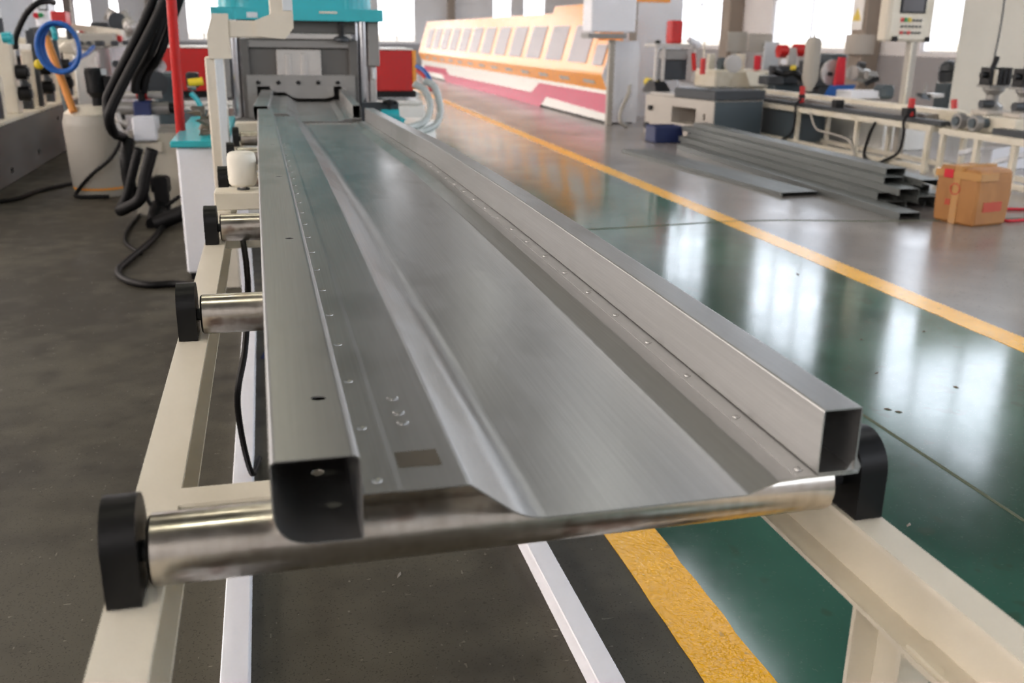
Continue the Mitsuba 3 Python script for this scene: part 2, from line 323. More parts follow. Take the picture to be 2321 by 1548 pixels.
tb = thing('roller_table', 'long cream painted steel roller table carrying the formed sheet', 'roller table')
part(tb, 'rail', sagged(ybar(channel_poly(-.200, -.142, .763, .868), .32, 6.05)), 'cream', False)
part(tb, 'rail', sagged(ybar(channel_poly(.735, .690, .761, .868), .32, 6.05)), 'cream', False)
part(tb, 'base_rail', bx(-.182, -.118, .4, 5.3, 0, .06, .003), 'white', False, 'white base tube on the floor')
part(tb, 'base_rail', bx(.648, .710, .4, 5.3, 0, .06, .003), 'white', False, 'white base tube on the floor')
for y in (1.17, 3.05, 5.0):
    part(tb, 'cross_member', sagged(cat([bx(-.155, .70, y, y + .055, .815, .868, .003)])), 'cream', False)
def leg(xo, xi, y0, y1):
    s = 1 if xi > xo else -1; t = .007
    p = [(xo, y0), (xi, y0), (xi, y0 + t), (xo + s * t, y0 + t), (xo + s * t, y1 - t), (xi, y1 - t), (xi, y1), (xo, y1)]
    return prism(p, 'z', .06, .763 + float(sag((y0 + y1) / 2)))
for y0 in (.813, 5.02):
    part(tb, 'leg', leg(.735, .690, y0, y0 + .10), 'cream', False)
    part(tb, 'leg', bx(-.183, -.120, y0, y0 + .06, .06, .763 + float(sag(y0)), .003), 'white', False)
part(tb, 'end_cap', bx(.694, .733, .72, .815, .752, .772, .002), 'cream', False)
RY = [.985, 1.94, 2.9, 3.85, 4.8, 5.76]
words = ['nearest to the camera, under the open end of the sheet', 'second from the near end', 'third from the near end, before the white guide wheel',
         'fourth from the near end, behind the white guide wheel', 'fifth from the near end', 'farthest, just in front of the press']
def arch(x0, x1, y, z, top, hw):
    t = np.linspace(0, np.pi, 22); zc = top - hw
    return prism([(y - hw, z)] + [(y + hw, z)] + [(y + hw * math.cos(a), zc + hw * math.sin(a)) for a in t], 'x', x0, x1)
for i, y in enumerate(RY):
    dz = float(sag(y))
    k = thing('conveyor_roller', f'worn bare steel conveyor roller {words[i]}', 'roller', 'steel rollers of the roller table')
    part(k, 'tube', cy((-.153, y, .910 + dz), (.668, y, .910 + dz), .040, 40, bev=.004), 'roller')
    part(k, 'shaft', cy((-.197, y, .910 + dz), (.735, y, .910 + dz), .012, 14), 'darksteel')
    part(k, 'bearing_block', arch(-.196, -.160, y, .8695 + dz, .976 + dz, .047), 'black', 35, 'black plastic bearing block')
    part(k, 'bearing_block', arch(.694, .732, y, .8695 + dz, .976 + dz, .047), 'black', 35, 'black plastic bearing block')

# ---------------------------------------------------------------- roll formed sheets
def fillet(pts, rad, n=7):
    """A polyline with rounded corners."""
    p = [np.array(q, float) for q in pts]; out = [p[0]]
    for i in range(1, len(p) - 1):
        r = rad[i] if isinstance(rad, (list, tuple)) else rad
        a, b = p[i - 1] - p[i], p[i + 1] - p[i]; la, lb = np.linalg.norm(a), np.linalg.norm(b); a, b = a / la, b / lb
        ang = math.acos(np.clip(a @ b, -1, 1)); d = min(r / math.tan(ang / 2), la * .45, lb * .45)
        for t in np.linspace(0, 1, n): out.append((1 - t) ** 2 * (p[i] + a * d) + 2 * t * (1 - t) * p[i] + t * t * (p[i] + b * d))
    return np.array(out + [p[-1]])
def strip_poly(path, t=.0018): return LineString(path).buffer(t / 2, cap_style='flat', join_style='round', quad_segs=2)
def ring_poly(path, t=.0018):
    outer = Polygon(path); return outer.difference(outer.buffer(-t))
box_path = fillet([(.03, 1.0465), (.0712, 1.0465), (.0712, .9495), (-.0195, .9515), (-.0195, 1.0465), (.03, 1.0465)], [0, .0105, .006, .052, .0075, 0], 9)
deck_path = fillet([(.0705, 1.0016), (.1075, 1.0012), (.1135, 1.0006), (.184, .9999), (.246, .9515), (.510, .9515), (.548, .9640), (.571, .9655), (.650, .9655)], [0, .004, .004, .012, .075, .02, .014, .003, 0], 8)
lip_path = [(.571, .9672), (.650, .9672)]
tube_path = fillet([(.62, 1.049), (.646, 1.049), (.646, .9685), (.5955, .9685), (.5955, 1.049), (.62, 1.049)], [0, .004, .004, .004, .004, 0], 6)
W_Y, W_X = [.886, 1.5, 2.5, 3.8, 4.8, 6.1], [0, .018, .042, .057, .042, .037]
def bowed(m):
    v = m.vertices; x, y, z = v[:, 0].copy(), v[:, 1].copy(), v[:, 2].copy()
    v[:, 0] = x - .0055 * (y - .886) + np.interp(y, W_Y, W_X) * np.clip((x - .1) / .546, -.1, 1.1)
    v[:, 2] = z + np.interp(y, [.886, 2, 2.9, 3.84, 4.8, 6.15], [0, 0, -.003, -.0085, -.02, -.040])
    return m
def hole(x, y, z, r, rx=1.0): return moved(trimesh.creation.cylinder(radius=r, height=.02, sections=24), (x, y, z))
def oval(x, y, z, rx, ry):
    c = trimesh.creation.cylinder(radius=1, height=.02, sections=26); c.apply_scale([rx, ry, 1]); return moved(c, (x, y, z))
Y0, Y1 = .886, 6.15
def formed_sheet(y0, y1, place, label, detail):
    k = thing('formed_sheet', label, 'steel profile')
    n = int((y1 - y0) / .06)
    chan = ybar(ring_poly(box_path), y0, y1, n)
    holes = []
    if detail:
        for i in range(6):
            y = 1.052 + .931 * i
            holes += [oval(.0395, y, 1.0465, .0088, .0075)]
            if i == 0: holes += [oval(.034, y, .9505, .0075, .0085)]
        chan = cut(chan, *holes)
    part(k, 'box_channel', place(chan), 'steel', 32)
    deck = ybar(strip_poly(deck_path), y0, y1, n)
    part(k, 'deck', place(deck), 'steel', 32)
    part(k, 'lap_strip', place(ybar(strip_poly(lip_path, .0014), y0, y1, n)), 'steel', False)
    part(k, 'edge_tube', place(ybar(ring_poly(tube_path), y0, y1, n)), 'steel', 32)
    return k
s1 = formed_sheet(Y0, Y1, bowed, 'long bare steel sheet with box edges lying on the rollers, open end towards the camera', True)
def dome(x, y, z, r, h): return lathe([(r, -.001), (r * .95, h * .6), (r * .8, h), (r * .55, h * .75), (.0001, h * .6)], (x, y, z), 16)
for i in range(24):
    part(s1, 'dimple', bowed(dome(.0885 - .0008 * min(i, 6), .892 + .1645 * i + .02 * (i == 0), 1.0016, .0064, .0026)), 'steel', True)
for i in range(18):
    part(s1, 'dimple', bowed(dome(.582, .905 + .165 * i, .9678, .0054, .0022)), 'steel', True)
for x, y in ((.136, 1.149), (.137, 1.098), (.1375, 1.066)):
    part(s1, 'rivet', bowed(cat([lathe([(.0078, -.001), (.0078, .0012), (.0062, .0026), (.0001, .0028)], (x, y, 1.0012), 18)])), 'steel', 20)
part(s1, 'stamped_patch', bowed(bx(.116, .163, .940, .980, 1.0008, 1.0020, .0004)), 'scrap', False, 'small dull rectangle stamped near the open end')
part(s1, 'burr', hull(np.array([(.630, .886, .964), (.652, .888, .964), (.655, .889, .972), (.648, .89, .986), (.645, .892, .97), (.632, .892, .9665)])), 'steel', False)
def second(m):
    v = m.vertices; x, y, z = v[:, 0].copy(), v[:, 1].copy(), v[:, 2].copy()
    v[:, 0] = -.078 + (x + .0195) * .99 + .052 * (y - 6.22) / 1.9; v[:, 2] = z - .0275; return m
formed_sheet(6.22, 8.06, second, 'shorter bare steel sheet coming out of the press behind the long one', False)
br = thing('support_bar', 'pale steel bar under the gap between the two formed sheets', 'bar', mesh=bx(-.10, .62, 6.165, 6.21, .895, .912, .003), m='machined_light')

# ---------------------------------------------------------------- guide wheel on its bracket
gy = 3.36
gw = thing('guide_wheel', 'white nylon guide wheel on an upright bolt at the left edge of the sheet', 'guide wheel')
part(gw, 'wheel', lathe([(.0001, .955), (.038, .955), (.045, .962), (.047, .975), (.048, 1.045), (.044, 1.062), (.034, 1.068), (.0001, 1.068)], (-.092, gy, 0), 32), 'nylon')
part(gw, 'bolt', cy((-.092, gy, .90), (-.092, gy, .957), .012, 14), 'machined_light')
part(gw, 'washer', cy((-.092, gy, .9405), (-.092, gy, .946), .021, 18), 'darksteel')
part(gw, 'bracket', bx(-.187, -.02, gy - .06, gy + .06, .880, .9405, .004), 'cream', False, 'cream box bracket')
bs = thing('table_block', 'cream block across the table in front of the press', 'block', mesh=bx(-.185, -.03, 6.02, 6.14, .86, .935, .005), m='cream')
cb = thing('table_cable', 'black cable hanging down behind the second roller', 'cable', mesh=tube([(-.10, 3.1, .86), (-.085, 2.85, .74), (-.10, 2.65, .60), (-.13, 2.6, .45), (-.12, 2.9, .1), (-.1, 3.2, .012)], .009), m='rubber')
wh = thing('blue_rag', 'small blue rag on the floor under the roller table', 'rag', mesh=hull([(-.10, 4.35, 0), (.02, 4.3, 0), (.06, 4.45, 0), (-.05, 4.5, 0), (-.06, 4.4, .05), (.02, 4.38, .06), (.0, 4.46, .03)]), m='navy')

cr = np.random.default_rng(11)
for i, (x, y, _) in enumerate(((2.641, 3.562, 0.000), (3.279, 4.085, 0.000), (2.870, 4.030, 0.000), (3.285, 5.366, 0.000), (2.878, 3.324, 0.000), (2.418, 3.157, 0.000), (2.445, 3.122, 0.000), (1.883, 2.279, 0.000), (0.282, 2.346, 0.000))):
    a = cr.uniform(0, 3.1); c_, s_ = math.cos(a), math.sin(a); L_, w_ = cr.uniform(.012, .022), cr.uniform(.004, .008)
    v = [(x + c_ * u * L_ - s_ * t * w_, y + s_ * u * L_ + c_ * t * w_, z) for u, t, z in ((-1, 0, .0), (-.3, 1, .0), (1, .2, .0), (.2, -1, .0), (-.2, .2, .006), (.5, 0, .005))]
    thing('floor_crumb', 'tiny dark crumb lying on the glossy green aisle beside the roller table' if i < 8 else 'tiny brown crumb lying on the dark floor under the open sheet end', 'crumb', 'dark crumbs on the green aisle' if i < 8 else None, hull(v), 'scrap', False)

# ---------------------------------------------------------------- hydraulic press
pr = thing('hydraulic_press', 'hydraulic press with turquoise head and bare steel die at the end of the roller table', 'press')
PY = 8.1
def rrect(x0, x1, y0, y1, r, n=8):
    return Polygon([(x0 + r, y0 + r), (x1 - r, y0 + r), (x1 - r, y1 - r), (x0 + r, y1 - r)]).buffer(r, quad_segs=n)
part(pr, 'head_flange', prism(rrect(-.37, .955, PY - .1, PY + 1.05, .03), 'z', 1.545, 1.635), 'teal', 30)
part(pr, 'head', prism(rrect(-.32, .89, PY - .02, PY + .95, .26), 'z', 1.635, 2.02), 'teal', 30)
part(pr, 'head_seam', prism(rrect(.66, .70, PY - .03, PY - .01, .008), 'z', 1.635, 2.02), 'teal', 30)
part(pr, 'name_strip', bx(.45, .59, PY - .108, PY - .1, 1.60, 1.615, 0), 'beige', False)
part(pr, 'name_strip', bx(-.10, -.02, PY - .108, PY - .1, 1.56, 1.60, 0), 'beige_light', False)
part(pr, 'ram_plate', bx(-.15, .74, PY + .05, PY + .85, 1.45, 1.545, .006), 'die', False)
part(pr, 'upper_plate', bx(-.14, .74, PY + .02, PY + .8, 1.335, 1.405, .008), 'machined', False)
part(pr, 'upper_plate', bx(-.10, .70, PY - .03, PY + .8, 1.405, 1.45, .006), 'machined_light', False)
part(pr, 'punch_holder', bx(-.115, .685, PY + .06, PY + .7, 1.10, 1.335, .006), 'die', False)
part(pr, 'punch', bx(.105, .455, PY + .0, PY + .5, 1.115, 1.325, .006), 'machined_light', False)
for x in (.17, .29):
    part(pr, 'punch_rib', bx(x, x + .05, PY - .012, PY + .02, 1.12, 1.30, .01), 'machined_light', False)
part(pr, 'guide_rod', cy((.62, PY - .04, 1.40), (.62, PY - .04, 1.55), .022, 16), 'black')
part(pr, 'guide_collar', lathe([(.03, 1.385), (.062, 1.395), (.062, 1.415), (.04, 1.43), (.0001, 1.43)], (.62, PY - .04, 0), 20), 'darksteel')
die_out = [(-.135, 1.13), (.715, 1.13), (.715, .80), (-.135, .80)]
die_gap = [(-.060, 1.045), (.042, 1.045), (.046, 1.0), (.155, .998), (.21, .962), (.25, .950), (.47, .950), (.525, .962), (.54, .97), (.54, 1.045), (.605, 1.045), (.605, .90), (.22, .895), (.02, .94), (-.06, .90)]
dd = Polygon(die_out).difference(Polygon(die_gap))
part(pr, 'die_plate', prism(max(getattr(dd, 'geoms', [dd]), key=lambda g: g.area), 'y', PY - .06, PY + .12), 'machined', False)
part(pr, 'die_plate', bx(-.13, .70, PY + .3, PY + .5, .80, 1.10, .004), 'die', False)
for x in (-.048, .108, .264, .420, .575):
    part(pr, 'bolt', cat([cy((x, PY - .075, 1.073), (x, PY - .055, 1.073), .016, 14)]), 'black')
for x in (-.215, .795):
    part(pr, 'column', cy((x, PY + .05, .70), (x, PY + .05, 1.56), .040, 24), 'chrome')
    part(pr, 'column', cy((x, PY + .75, .70), (x, PY + .75, 1.56), .040, 24), 'chrome')
part(pr, 'slide_guide', bx(.835, .925, PY + .0, PY + .25, 1.20, 1.545, .006), 'machined', False)
part(pr, 'slide_guide', bx(-.30, -.255, PY + .0, PY + .25, .95, 1.545, .006), 'machined', False)
part(pr, 'side_plate', bx(.845, .90, PY + .05, PY + .6, .70, 1.20, .006), 'machined_light', False)
part(pr, 'side_plate', bx(-.17, -.108, PY + .0, PY + .5, .80, 1.40, .004), 'die', False)
part(pr, 'side_plate', bx(.680, .75, PY + .0, PY + .5, .80, 1.40, .004), 'die', False)
part(pr, 'limit_switch', bx(.865, .895, PY - .02, PY + .05, 1.10, 1.19, .004), 'beige_light', False)
part(pr, 'bed', bx(-.33, .93, PY - .05, PY + 1.0, .62, .80, .01), 'machined', False)
part(pr, 'base', bx(-.38, .98, PY - .1, PY + 1.05, .0, .62, .015), 'panel_white', False)

pc = thing('power_pack_cabinet', 'white base cabinet with a turquoise lid left of the roller table', 'cabinet')
part(pc, 'body', bx(-.525, -.235, 5.92, 7.6, .05, .808, .012), 'white', False)
part(pc, 'foot', bx(-.51, -.25, 5.98, 7.5, 0, .05, .002), 'black', False)
part(pc, 'lid', bx(-.552, -.230, 5.88, 7.65, .808, .846, .006), 'teal', False, 'turquoise lid')
rs = np.random.default_rng(8)
for i in range(9):
    x, y = -.36 + rs.uniform(-.07, .07), 6.15 + rs.uniform(-.1, .3)
    thing('scrap_slug', 'crumpled grey offcut heaped on the turquoise lid', 'offcut', 'offcuts heaped on the turquoise lid', hull(np.array([x, y, .848 + .052 * (i // 3)]) + rs.uniform([-.055, -.055, 0], [.055, .055, .06], (9, 3))), 'scrap', False)
thing('relay_box', 'small white box standing on the turquoise lid beside the offcuts', 'box', mesh=bx(-.285, -.24, 6.0, 6.1, .846, .935, .005), m='white', smooth=False)

du = thing('cable_duct', 'beige square cable duct rising beside the table and turning up before the turquoise press head', 'cable duct')
part(du, 'post', bx(-0.313, -0.212, 5.70, 5.80, .0, 1.320, .008), 'beige', False)
part(du, 'cover', bx(-0.260, -0.214, 5.688, 5.702, .3, 1.320, .003), 'beige_light', False)
a0, a1 = (-0.289, 1.320), (-0.168, 1.422)
part(du, 'elbow', prism([(a0[0], a0[1] - .01), (a0[0], a1[1] + .02), (a0[0] + .035, a1[1] + .125), (a1[0] - .005, a1[1] + .125), (a1[0] - .005, a1[1] + .02), (a1[0] + .0, a0[1] - .01)], 'y', 5.685, 5.815), 'beige', False)
b0, b1 = (-0.175, 1.422), (0.071, 1.512)
part(du, 'arm', bx(b0[0], b1[0], 5.70, 5.80, b0[1], b1[1], .006), 'beige', False)
c0, c1 = (-0.031, 1.417), (0.177, 1.509)
part(du, 'elbow', prism([(c0[0], c0[1] + .015), (c0[0], c1[1] + .005), (c0[0] + .10, c1[1] + .045), (c1[0], c1[1] + .045), (c1[0], c0[1] + .06), (c1[0] - .05, c0[1] + .0)], 'y', 5.685, 5.815), 'beige', False)
d0 = (0.051, 1.507); d1 = (0.177, 1.509)
part(du, 'riser', bx(d0[0], d1[0], 5.70, 5.80, d0[1] + .01, 2.4, .006), 'beige', False)
part(du, 'cover', bx(d1[0] - .055, d1[0] - .004, 5.688, 5.702, d0[1] + .06, 2.4, .003), 'beige_light', False)

rb = thing('red_cabinet', 'long red machine cabinet behind the press, seen on both sides of it', 'cabinet')
RBY = 11.0
part(rb, 'body', bx(-1.03, 1.62, RBY, RBY + .8, .845, 1.285, .01), 'red', False)
part(rb, 'end_panel', bx(1.62, 1.665, RBY, RBY + .8, .86, 1.285, .008), 'orange', False, 'orange end panel')
part(rb, 'top_edge', bx(-1.03, 1.62, RBY - .01, RBY + .8, 1.285, 1.305, .004), 'panel_white', False)
part(rb, 'skirt', bx(-1.03, 1.66, RBY + .02, RBY + .8, .775, .845, .005), 'black', False, 'black skirt')
part(rb, 'plinth', bx(-.95, 1.75, RBY - .05, RBY + .9, 0, .70, .02), 'panel_white', False, 'white plinth')
part(rb, 'plinth_top', bx(-.95, 1.72, RBY - .06, RBY + .9, .70, .745, .008), 'panel_white', False)
tk = thing('filter_drum', 'white drum beside the red cabinet behind the press', 'drum', mesh=lathe([(.0001, 0), (.40, 0), (.42, .03), (.42, .56), (.40, .60), (.0001, .60)], (1.30, 10.1, 0), 36), m='panel_white')
va = thing('hose_valve', 'turquoise valve with a black star handle right of the press', 'valve')
v0 = (0.961, 0.830)
part(va, 'body', cat([cy((v0[0] - .07, 7.8, v0[1]), (v0[0] + .07, 7.8, v0[1]), .05, 16), cy((v0[0] + .05, 7.8, v0[1] - .09), (v0[0] + .09, 7.8, v0[1] - .01), .04, 16)]), 'teal')
part(va, 'stem', cy((v0[0], 7.8, v0[1] + .03), (v0[0], 7.8, v0[1] + .12), .014, 10), 'black')
part(va, 'handle', cat([cy((v0[0] - .055, 7.8, v0[1] + .105), (v0[0] + .055, 7.8, v0[1] + .105), .014, 10), cy((v0[0], 7.745, v0[1] + .105), (v0[0], 7.855, v0[1] + .105), .014, 10), lathe([(.0001, .08), (.03, .09), (.03, .12), (.0001, .13)], (v0[0], 7.8, v0[1]), 14)]), 'black')
part(va, 'bracket', bx(v0[0] - .22, v0[0] + .08, 7.86, 7.90, v0[1] - .46, v0[1] + .1, .004), 'darksteel', False)
for i, (dx, lab) in enumerate(((0, 'inner grey air hose curving down right of the red cabinet'), (.10, 'pale outer air hose curving down right of the red cabinet'))):
    pts = [(1.395, 9.400, 1.000), (1.489, 9.350, 0.941), (1.534, 9.300, 0.800), (1.461, 9.200, 0.664), (1.288, 9.100, 0.612), (1.178, 8.900, 0.592)]
    pts = [(q[0] + dx, q[1], max(.05, q[2] + (dx * .3 if j < 2 else -dx * .4))) for j, q in enumerate(pts)]
    thing('air_hose', lab, 'hose', None, tube(pts, .034, 10), 'hose_clear', True)
thing('red_hose', 'thin red hose at the right end of the red cabinet', 'hose', None, tube([(1.579, 10.400, 1.088), (1.633, 10.300, 1.039), (1.672, 10.200, 0.962), (1.699, 10.200, 0.891)], .02), 'red', True)
thing('blue_hose', 'thin blue hose above the red hose at the red cabinet', 'hose', None, tube([(1.560, 10.300, 1.137), (1.609, 10.200, 1.105), (1.647, 10.100, 1.047), (1.692, 10.100, 0.945)], .022), 'blue', True)

# ---------------------------------------------------------------- hydraulics left of the table
hp = thing('red_post', 'thin red post rising beside the power pack', 'post', mesh=cy((-0.542, 6.550, 0.794), (-0.511, 6.400, 1.780), .030, 18), m='red')
lb = thing('hydraulic_unit', 'low pale hydraulic unit with a black socket, left of the white cabinet with turquoise lid', 'machine')
part(lb, 'body', prism([(-1.082, 8.264), (-0.699, 8.366), (-.62, 8.8), (-.98, 8.8)], 'z', .0, .66), 'beige', False)
part(lb, 'top', prism([(-1.082, 8.264), (-0.699, 8.366), (-.62, 8.8), (-.98, 8.8)], 'z', .66, .69), 'plastic_grey', False)
part(lb, 'socket', fb((-0.941, 0.326), (-0.793, 0.212), 8.12, .1, .006), 'black', False, 'black socket')
lc = thing('valve_box', 'pale lilac box in front of the blue valve block', 'box', mesh=fb((-1.042, 0.797), (-0.862, 0.609), 8.2, .3, .012), m='white', smooth=False)
st_ = thing('valve_stand', 'grey stand under the lilac box', 'stand', mesh=fb((-1.065, 0.595), (-0.836, 0.510), 8.24, .3, .01), m='beige', smooth=False)
vb = thing('valve_block', 'dark blue hydraulic valve with steel cylinders on both sides', 'valve')
q0, q1 = (-1.044, 0.907), (-0.911, 0.788)
part(vb, 'block', bx(q0[0], q1[0], 8.4, 8.6, q1[1] - .03, q0[1], .01), 'navy', False)
zc = (q0[1] + q1[1]) / 2
for s, x in ((-1, q0[0]), (1, q1[0])):
    part(vb, 'cylinder', cy((x, 8.5, zc), (x + s * .135, 8.5, zc), .052, 20), 'machined')
    part(vb, 'cylinder_cap', cy((x + s * .135, 8.5, zc), (x + s * .19, 8.5, zc), .045, 20, bev=.01), 'black')
    part(vb, 'solenoid', cy((x - s * .03, 8.5, q0[1] + .045), (x + s * .09, 8.5, q0[1] + .045), .032, 18), 'machined_light')
    part(vb, 'solenoid_ring', cy((x - s * .05, 8.5, q0[1] + .045), (x - s * .025, 8.5, q0[1] + .045), .034, 18), 'red', 30, 'red end ring')
part(vb, 'pilot', bx(q0[0] + .04, q1[0] - .04, 8.42, 8.55, q0[1], q0[1] + .12, .01), 'black', False)
fit = thing('hose_fitting', 'bright brass pipe elbows beside the lilac box', 'fitting')
for i, (px_, py_) in enumerate((0, 0), ) if False else ():
    pass
f1, f2 = (-1.148, 8.350, 0.755), (-1.090, 8.350, 0.730)
part(fit, 'elbow', tube([(f1[0] - .02, 8.35, f1[2] + .07), (f1[0], 8.35, f1[2]), (f2[0], 8.35, f2[2])], .028, 12), 'machined_light', True)
f1, f2 = (-1.143, 8.300, 0.679), (-1.080, 8.300, 0.644)
part(fit, 'elbow', tube([(f1[0] - .03, 8.3, f1[2] + .07), (f1[0], 8.3, f1[2]), (f2[0], 8.3, f2[2])], .028, 12), 'machined_light', True)
pm = thing('pump_unit', 'dark blue-grey hydraulic pump housing behind the hoses', 'pump')
part(pm, 'housing', fb((-0.934, 1.104), (-0.736, 0.602), 9.0, .6, .03), 'bluegrey', False)
part(pm, 'foot', fb((-0.915, 0.632), (-0.686, 0.542), 8.85, .6, .01), 'teal', False)
part(pm, 'motor', cat([cy((-0.907, 8.900, 1.021), (-0.866, 8.500, 1.040), .10, 22)]), 'darksteel')
part(pm, 'gauge', cy((-0.857, 8.900, 1.166), (-0.852, 8.840, 1.168), .055, 20), 'chrome')
part(pm, 'bracket', fb((-0.647, 1.117), (-0.550, 0.990), 8.8, .2, .01), 'darksteel', False)
sr = thing('small_rack', 'dark turquoise rack of fittings between the red post and the beige duct', 'rack')
part(sr, 'plate', fb((-0.625, 0.872), (-0.431, 0.601), 7.9, .05, .004), 'bluegrey', False)
part(sr, 'fitting', cat([cy((-0.558, 7.800, 1.081), (-0.451, 7.800, 1.094), .03, 14)]), 'yellow_button')
part(sr, 'fitting', cat([cy((-0.567, 7.800, 1.048), (-0.503, 7.800, 1.048), .022, 14)]), 'chrome')
part(sr, 'bar', cat([tube([(-0.551, 7.850, 1.007), (-0.505, 7.850, 0.948), (-0.468, 7.850, 0.848)], .02)]), 'teal')

def hose(label, pts, r, group=None): return thing('hydraulic_hose', label, 'hose', group, tube(pts, r, 12, 10), 'rubber', True)
hose('leftmost black hydraulic hose looping from above down to the brass elbows', [(-0.704, 7.900, 1.794), (-0.827, 7.900, 1.545), (-0.967, 7.900, 1.298), (-1.122, 7.900, 1.036), (-1.165, 7.900, 0.933), (-1.160, 7.900, 0.744), (-1.151, 8.200, 0.661)], .034)
hose('second black hydraulic hose from the left, curving under the brass elbows', [(-0.607, 7.850, 1.794), (-0.764, 7.850, 1.508), (-0.912, 7.850, 1.262), (-1.070, 7.850, 1.000), (-1.149, 7.850, 0.839), (-1.146, 7.950, 0.706), (-1.121, 8.250, 0.635)], .038)
hose('third black hydraulic hose running into the valve from above', [(-0.594, 8.000, 1.801), (-0.696, 8.000, 1.580), (-0.831, 8.000, 1.298), (-0.960, 8.200, 1.121), (-1.009, 8.350, 0.996)], .036)
hose('fourth black hydraulic hose, rightmost of the bundle', [(-0.534, 8.050, 1.805), (-0.646, 8.050, 1.550), (-0.774, 8.050, 1.275), (-0.886, 8.200, 1.138), (-0.952, 8.400, 0.993)], .034)
hose('thick black hose end standing by the pump base', [(-0.852, 7.700, 0.602), (-0.918, 7.700, 0.415), (-0.974, 7.700, 0.232), (-1.093, 7.750, 0.152), (-1.144, 7.800, 0.125)], .045)
hose('thinner black hose end left of the thick one', [(-0.970, 7.900, 0.588), (-1.039, 7.900, 0.390), (-1.093, 7.900, 0.237), (-1.145, 7.900, 0.142)], .035)
hose('black hose bundle hanging behind the two hose ends', [(-1.083, 8.200, 0.619), (-1.098, 8.100, 0.485), (-1.097, 8.100, 0.311), (-1.085, 8.100, 0.170), (-1.128, 8.000, 0.117)], .05)
hose('thin black cable in a loop below the socket', [(-0.969, 7.950, 0.296), (-0.938, 7.950, 0.149), (-0.859, 7.950, 0.111), (-0.708, 7.950, 0.202)], .016)
plug = thing('plug_stack', 'black plug with its cable gland below the socket', 'plug', mesh=cat([bx(-0.902, -0.796, 7.95, 8.1, 0.076, 0.356, .01), cy((-0.880, 8.000, 0.110), (-0.886, 7.700, 0.025), .07, 16), cy((-0.885, 7.700, 0.031), (-0.657, 7.700, 0.121), .06, 14)]), m='rubber')
thing('floor_cable', 'thick black cable looping over the dark floor left of the table', 'cable', None, tube([(-0.823, 7.713, 0.020), (-0.861, 7.071, 0.022), (-0.937, 6.489, 0.022), (-0.962, 6.219, 0.022), (-0.900, 5.976, 0.022), (-0.756, 5.806, 0.022), (-0.502, 5.724, 0.022), (-.15, 5.0, .022), (.2, 4.9, .022)], .021, 10), 'rubber', True)
thing('floor_cable', 'thin dark cable lying inside the loop of the thick floor cable', 'cable', None, tube([(-1.059, 8.389, 0.012), (-1.076, 7.621, 0.012), (-1.030, 7.120, 0.012), (-0.883, 6.726, 0.012)], .012, 8), 'rubber', True)
thing('floor_cable', 'black cable running from the left edge of the picture to the plastic drum', 'cable', None, tube([(-2.484, 8.981, 0.020), (-2.214, 9.169, 0.020), (-2.096, 9.657, 0.020), (-1.885, 10.103, 0.020)], .018, 8), 'rubber', True)

# ---------------------------------------------------------------- orange roll forming machine
om = thing('forming_machine', 'long white and orange forming machine with slanted window panels on the right', 'machine')
OX, OY0, OY1 = 5.80, 16.2, 37.0
part(om, 'base', bx(OX, 6.35, OY0, OY1, .03, .57, .01), 'panel_white', False)
part(om, 'plinth', bx(OX + .04, 6.3, OY0 + .03, OY1, 0, .03, .002), 'black', False)
def yz(poly, x0, x1): return prism(poly, 'x', x0, x1)
part(om, 'stripe', yz([(16.239, 0.500), (16.196, 0.171), (20.014, 0.234), (20.549, -0.023), (20.913, -0.020), (31.971, 0.007), (32.538, 0.209), (36.356, 0.188), (36.338, 0.377), (31.953, 0.400), (31.403, 0.226), (21.195, 0.259), (20.591, 0.488)], OX - .004, OX + .01), 'pink', False, 'pink stripe stepping along the white base')
part(om, 'apron', prism([(OX, .57), (5.68, .82), (5.70, .86), (6.35, .86), (6.35, .57)], 'y', OY0, OY1), 'orange', False)
for i in range(13):
    y = 16.7 + 1.52 * i
    part(om, 'handle', prism([(5.757, .655), (5.747, .675), (5.727, .72), (5.715, .72), (5.745, .655)], 'y', y, y + .62), 'machined_light', False)
def hood(y0, y1, xt, zt): return prism([(5.70, .86), (xt, zt), (6.35, zt), (6.35, .86)], 'y', y0, y1)
part(om, 'hood', hood(OY0, 17.0, 5.87, 1.40), 'orange', False)
part(om, 'hood', hood(17.0, 20.4, 6.06, 2.06), 'orange', False)
part(om, 'hood', hood(20.4, OY1, 6.02, 1.92), 'orange', False)
def slanted(y0, y1, za, zb, m_):
    s = (6.02 - 5.70) / (1.92 - .86); xa, xb = 5.70 + (za - .86) * s, 5.70 + (zb - .86) * s; o = .014
    v = [(xa - o, y0, za), (xb - o, y0 + .05, zb), (xa + .03, y0, za), (xb + .03, y0 + .05, zb), (xa - o, y1, za), (xb - o, y1 + .05, zb), (xa + .03, y1, za), (xb + .03, y1 + .05, zb)]
    return hull(v)
part(om, 'window_panel', slanted(16.32, 16.86, .98, 1.33, 'acrylic'), 'acrylic', False)
for i in range(12):
    y = 17.25 + 1.58 * i
    part(om, 'window_panel', slanted(y, y + 1.1, 1.0, 1.66, 'acrylic'), 'acrylic', False)
part(om, 'end_plate', prism([(OX - .004, .02), (6.36, .02), (6.36, 1.40), (5.88, 1.40), (5.705, .86), (5.69, .82), (OX - .004, .57)], 'y', OY0 - .03, OY0), 'white', False, 'white end plate')
cab = thing('switch_box', 'white switch box on a grey post at the near end of the orange machine', 'switch box')
part(cab, 'box', fb((5.325, 2.645), (6.115, 1.534), 15.8, .45, .015), 'white', False)
part(cab, 'tray', fb((5.253, 1.515), (5.925, 1.433), 15.7, .4, .005), 'machined', False)
part(cab, 'post', bx(5.710, 5.805, 15.9, 16.0, 0, 1.415, .004), 'plastic_grey', False)
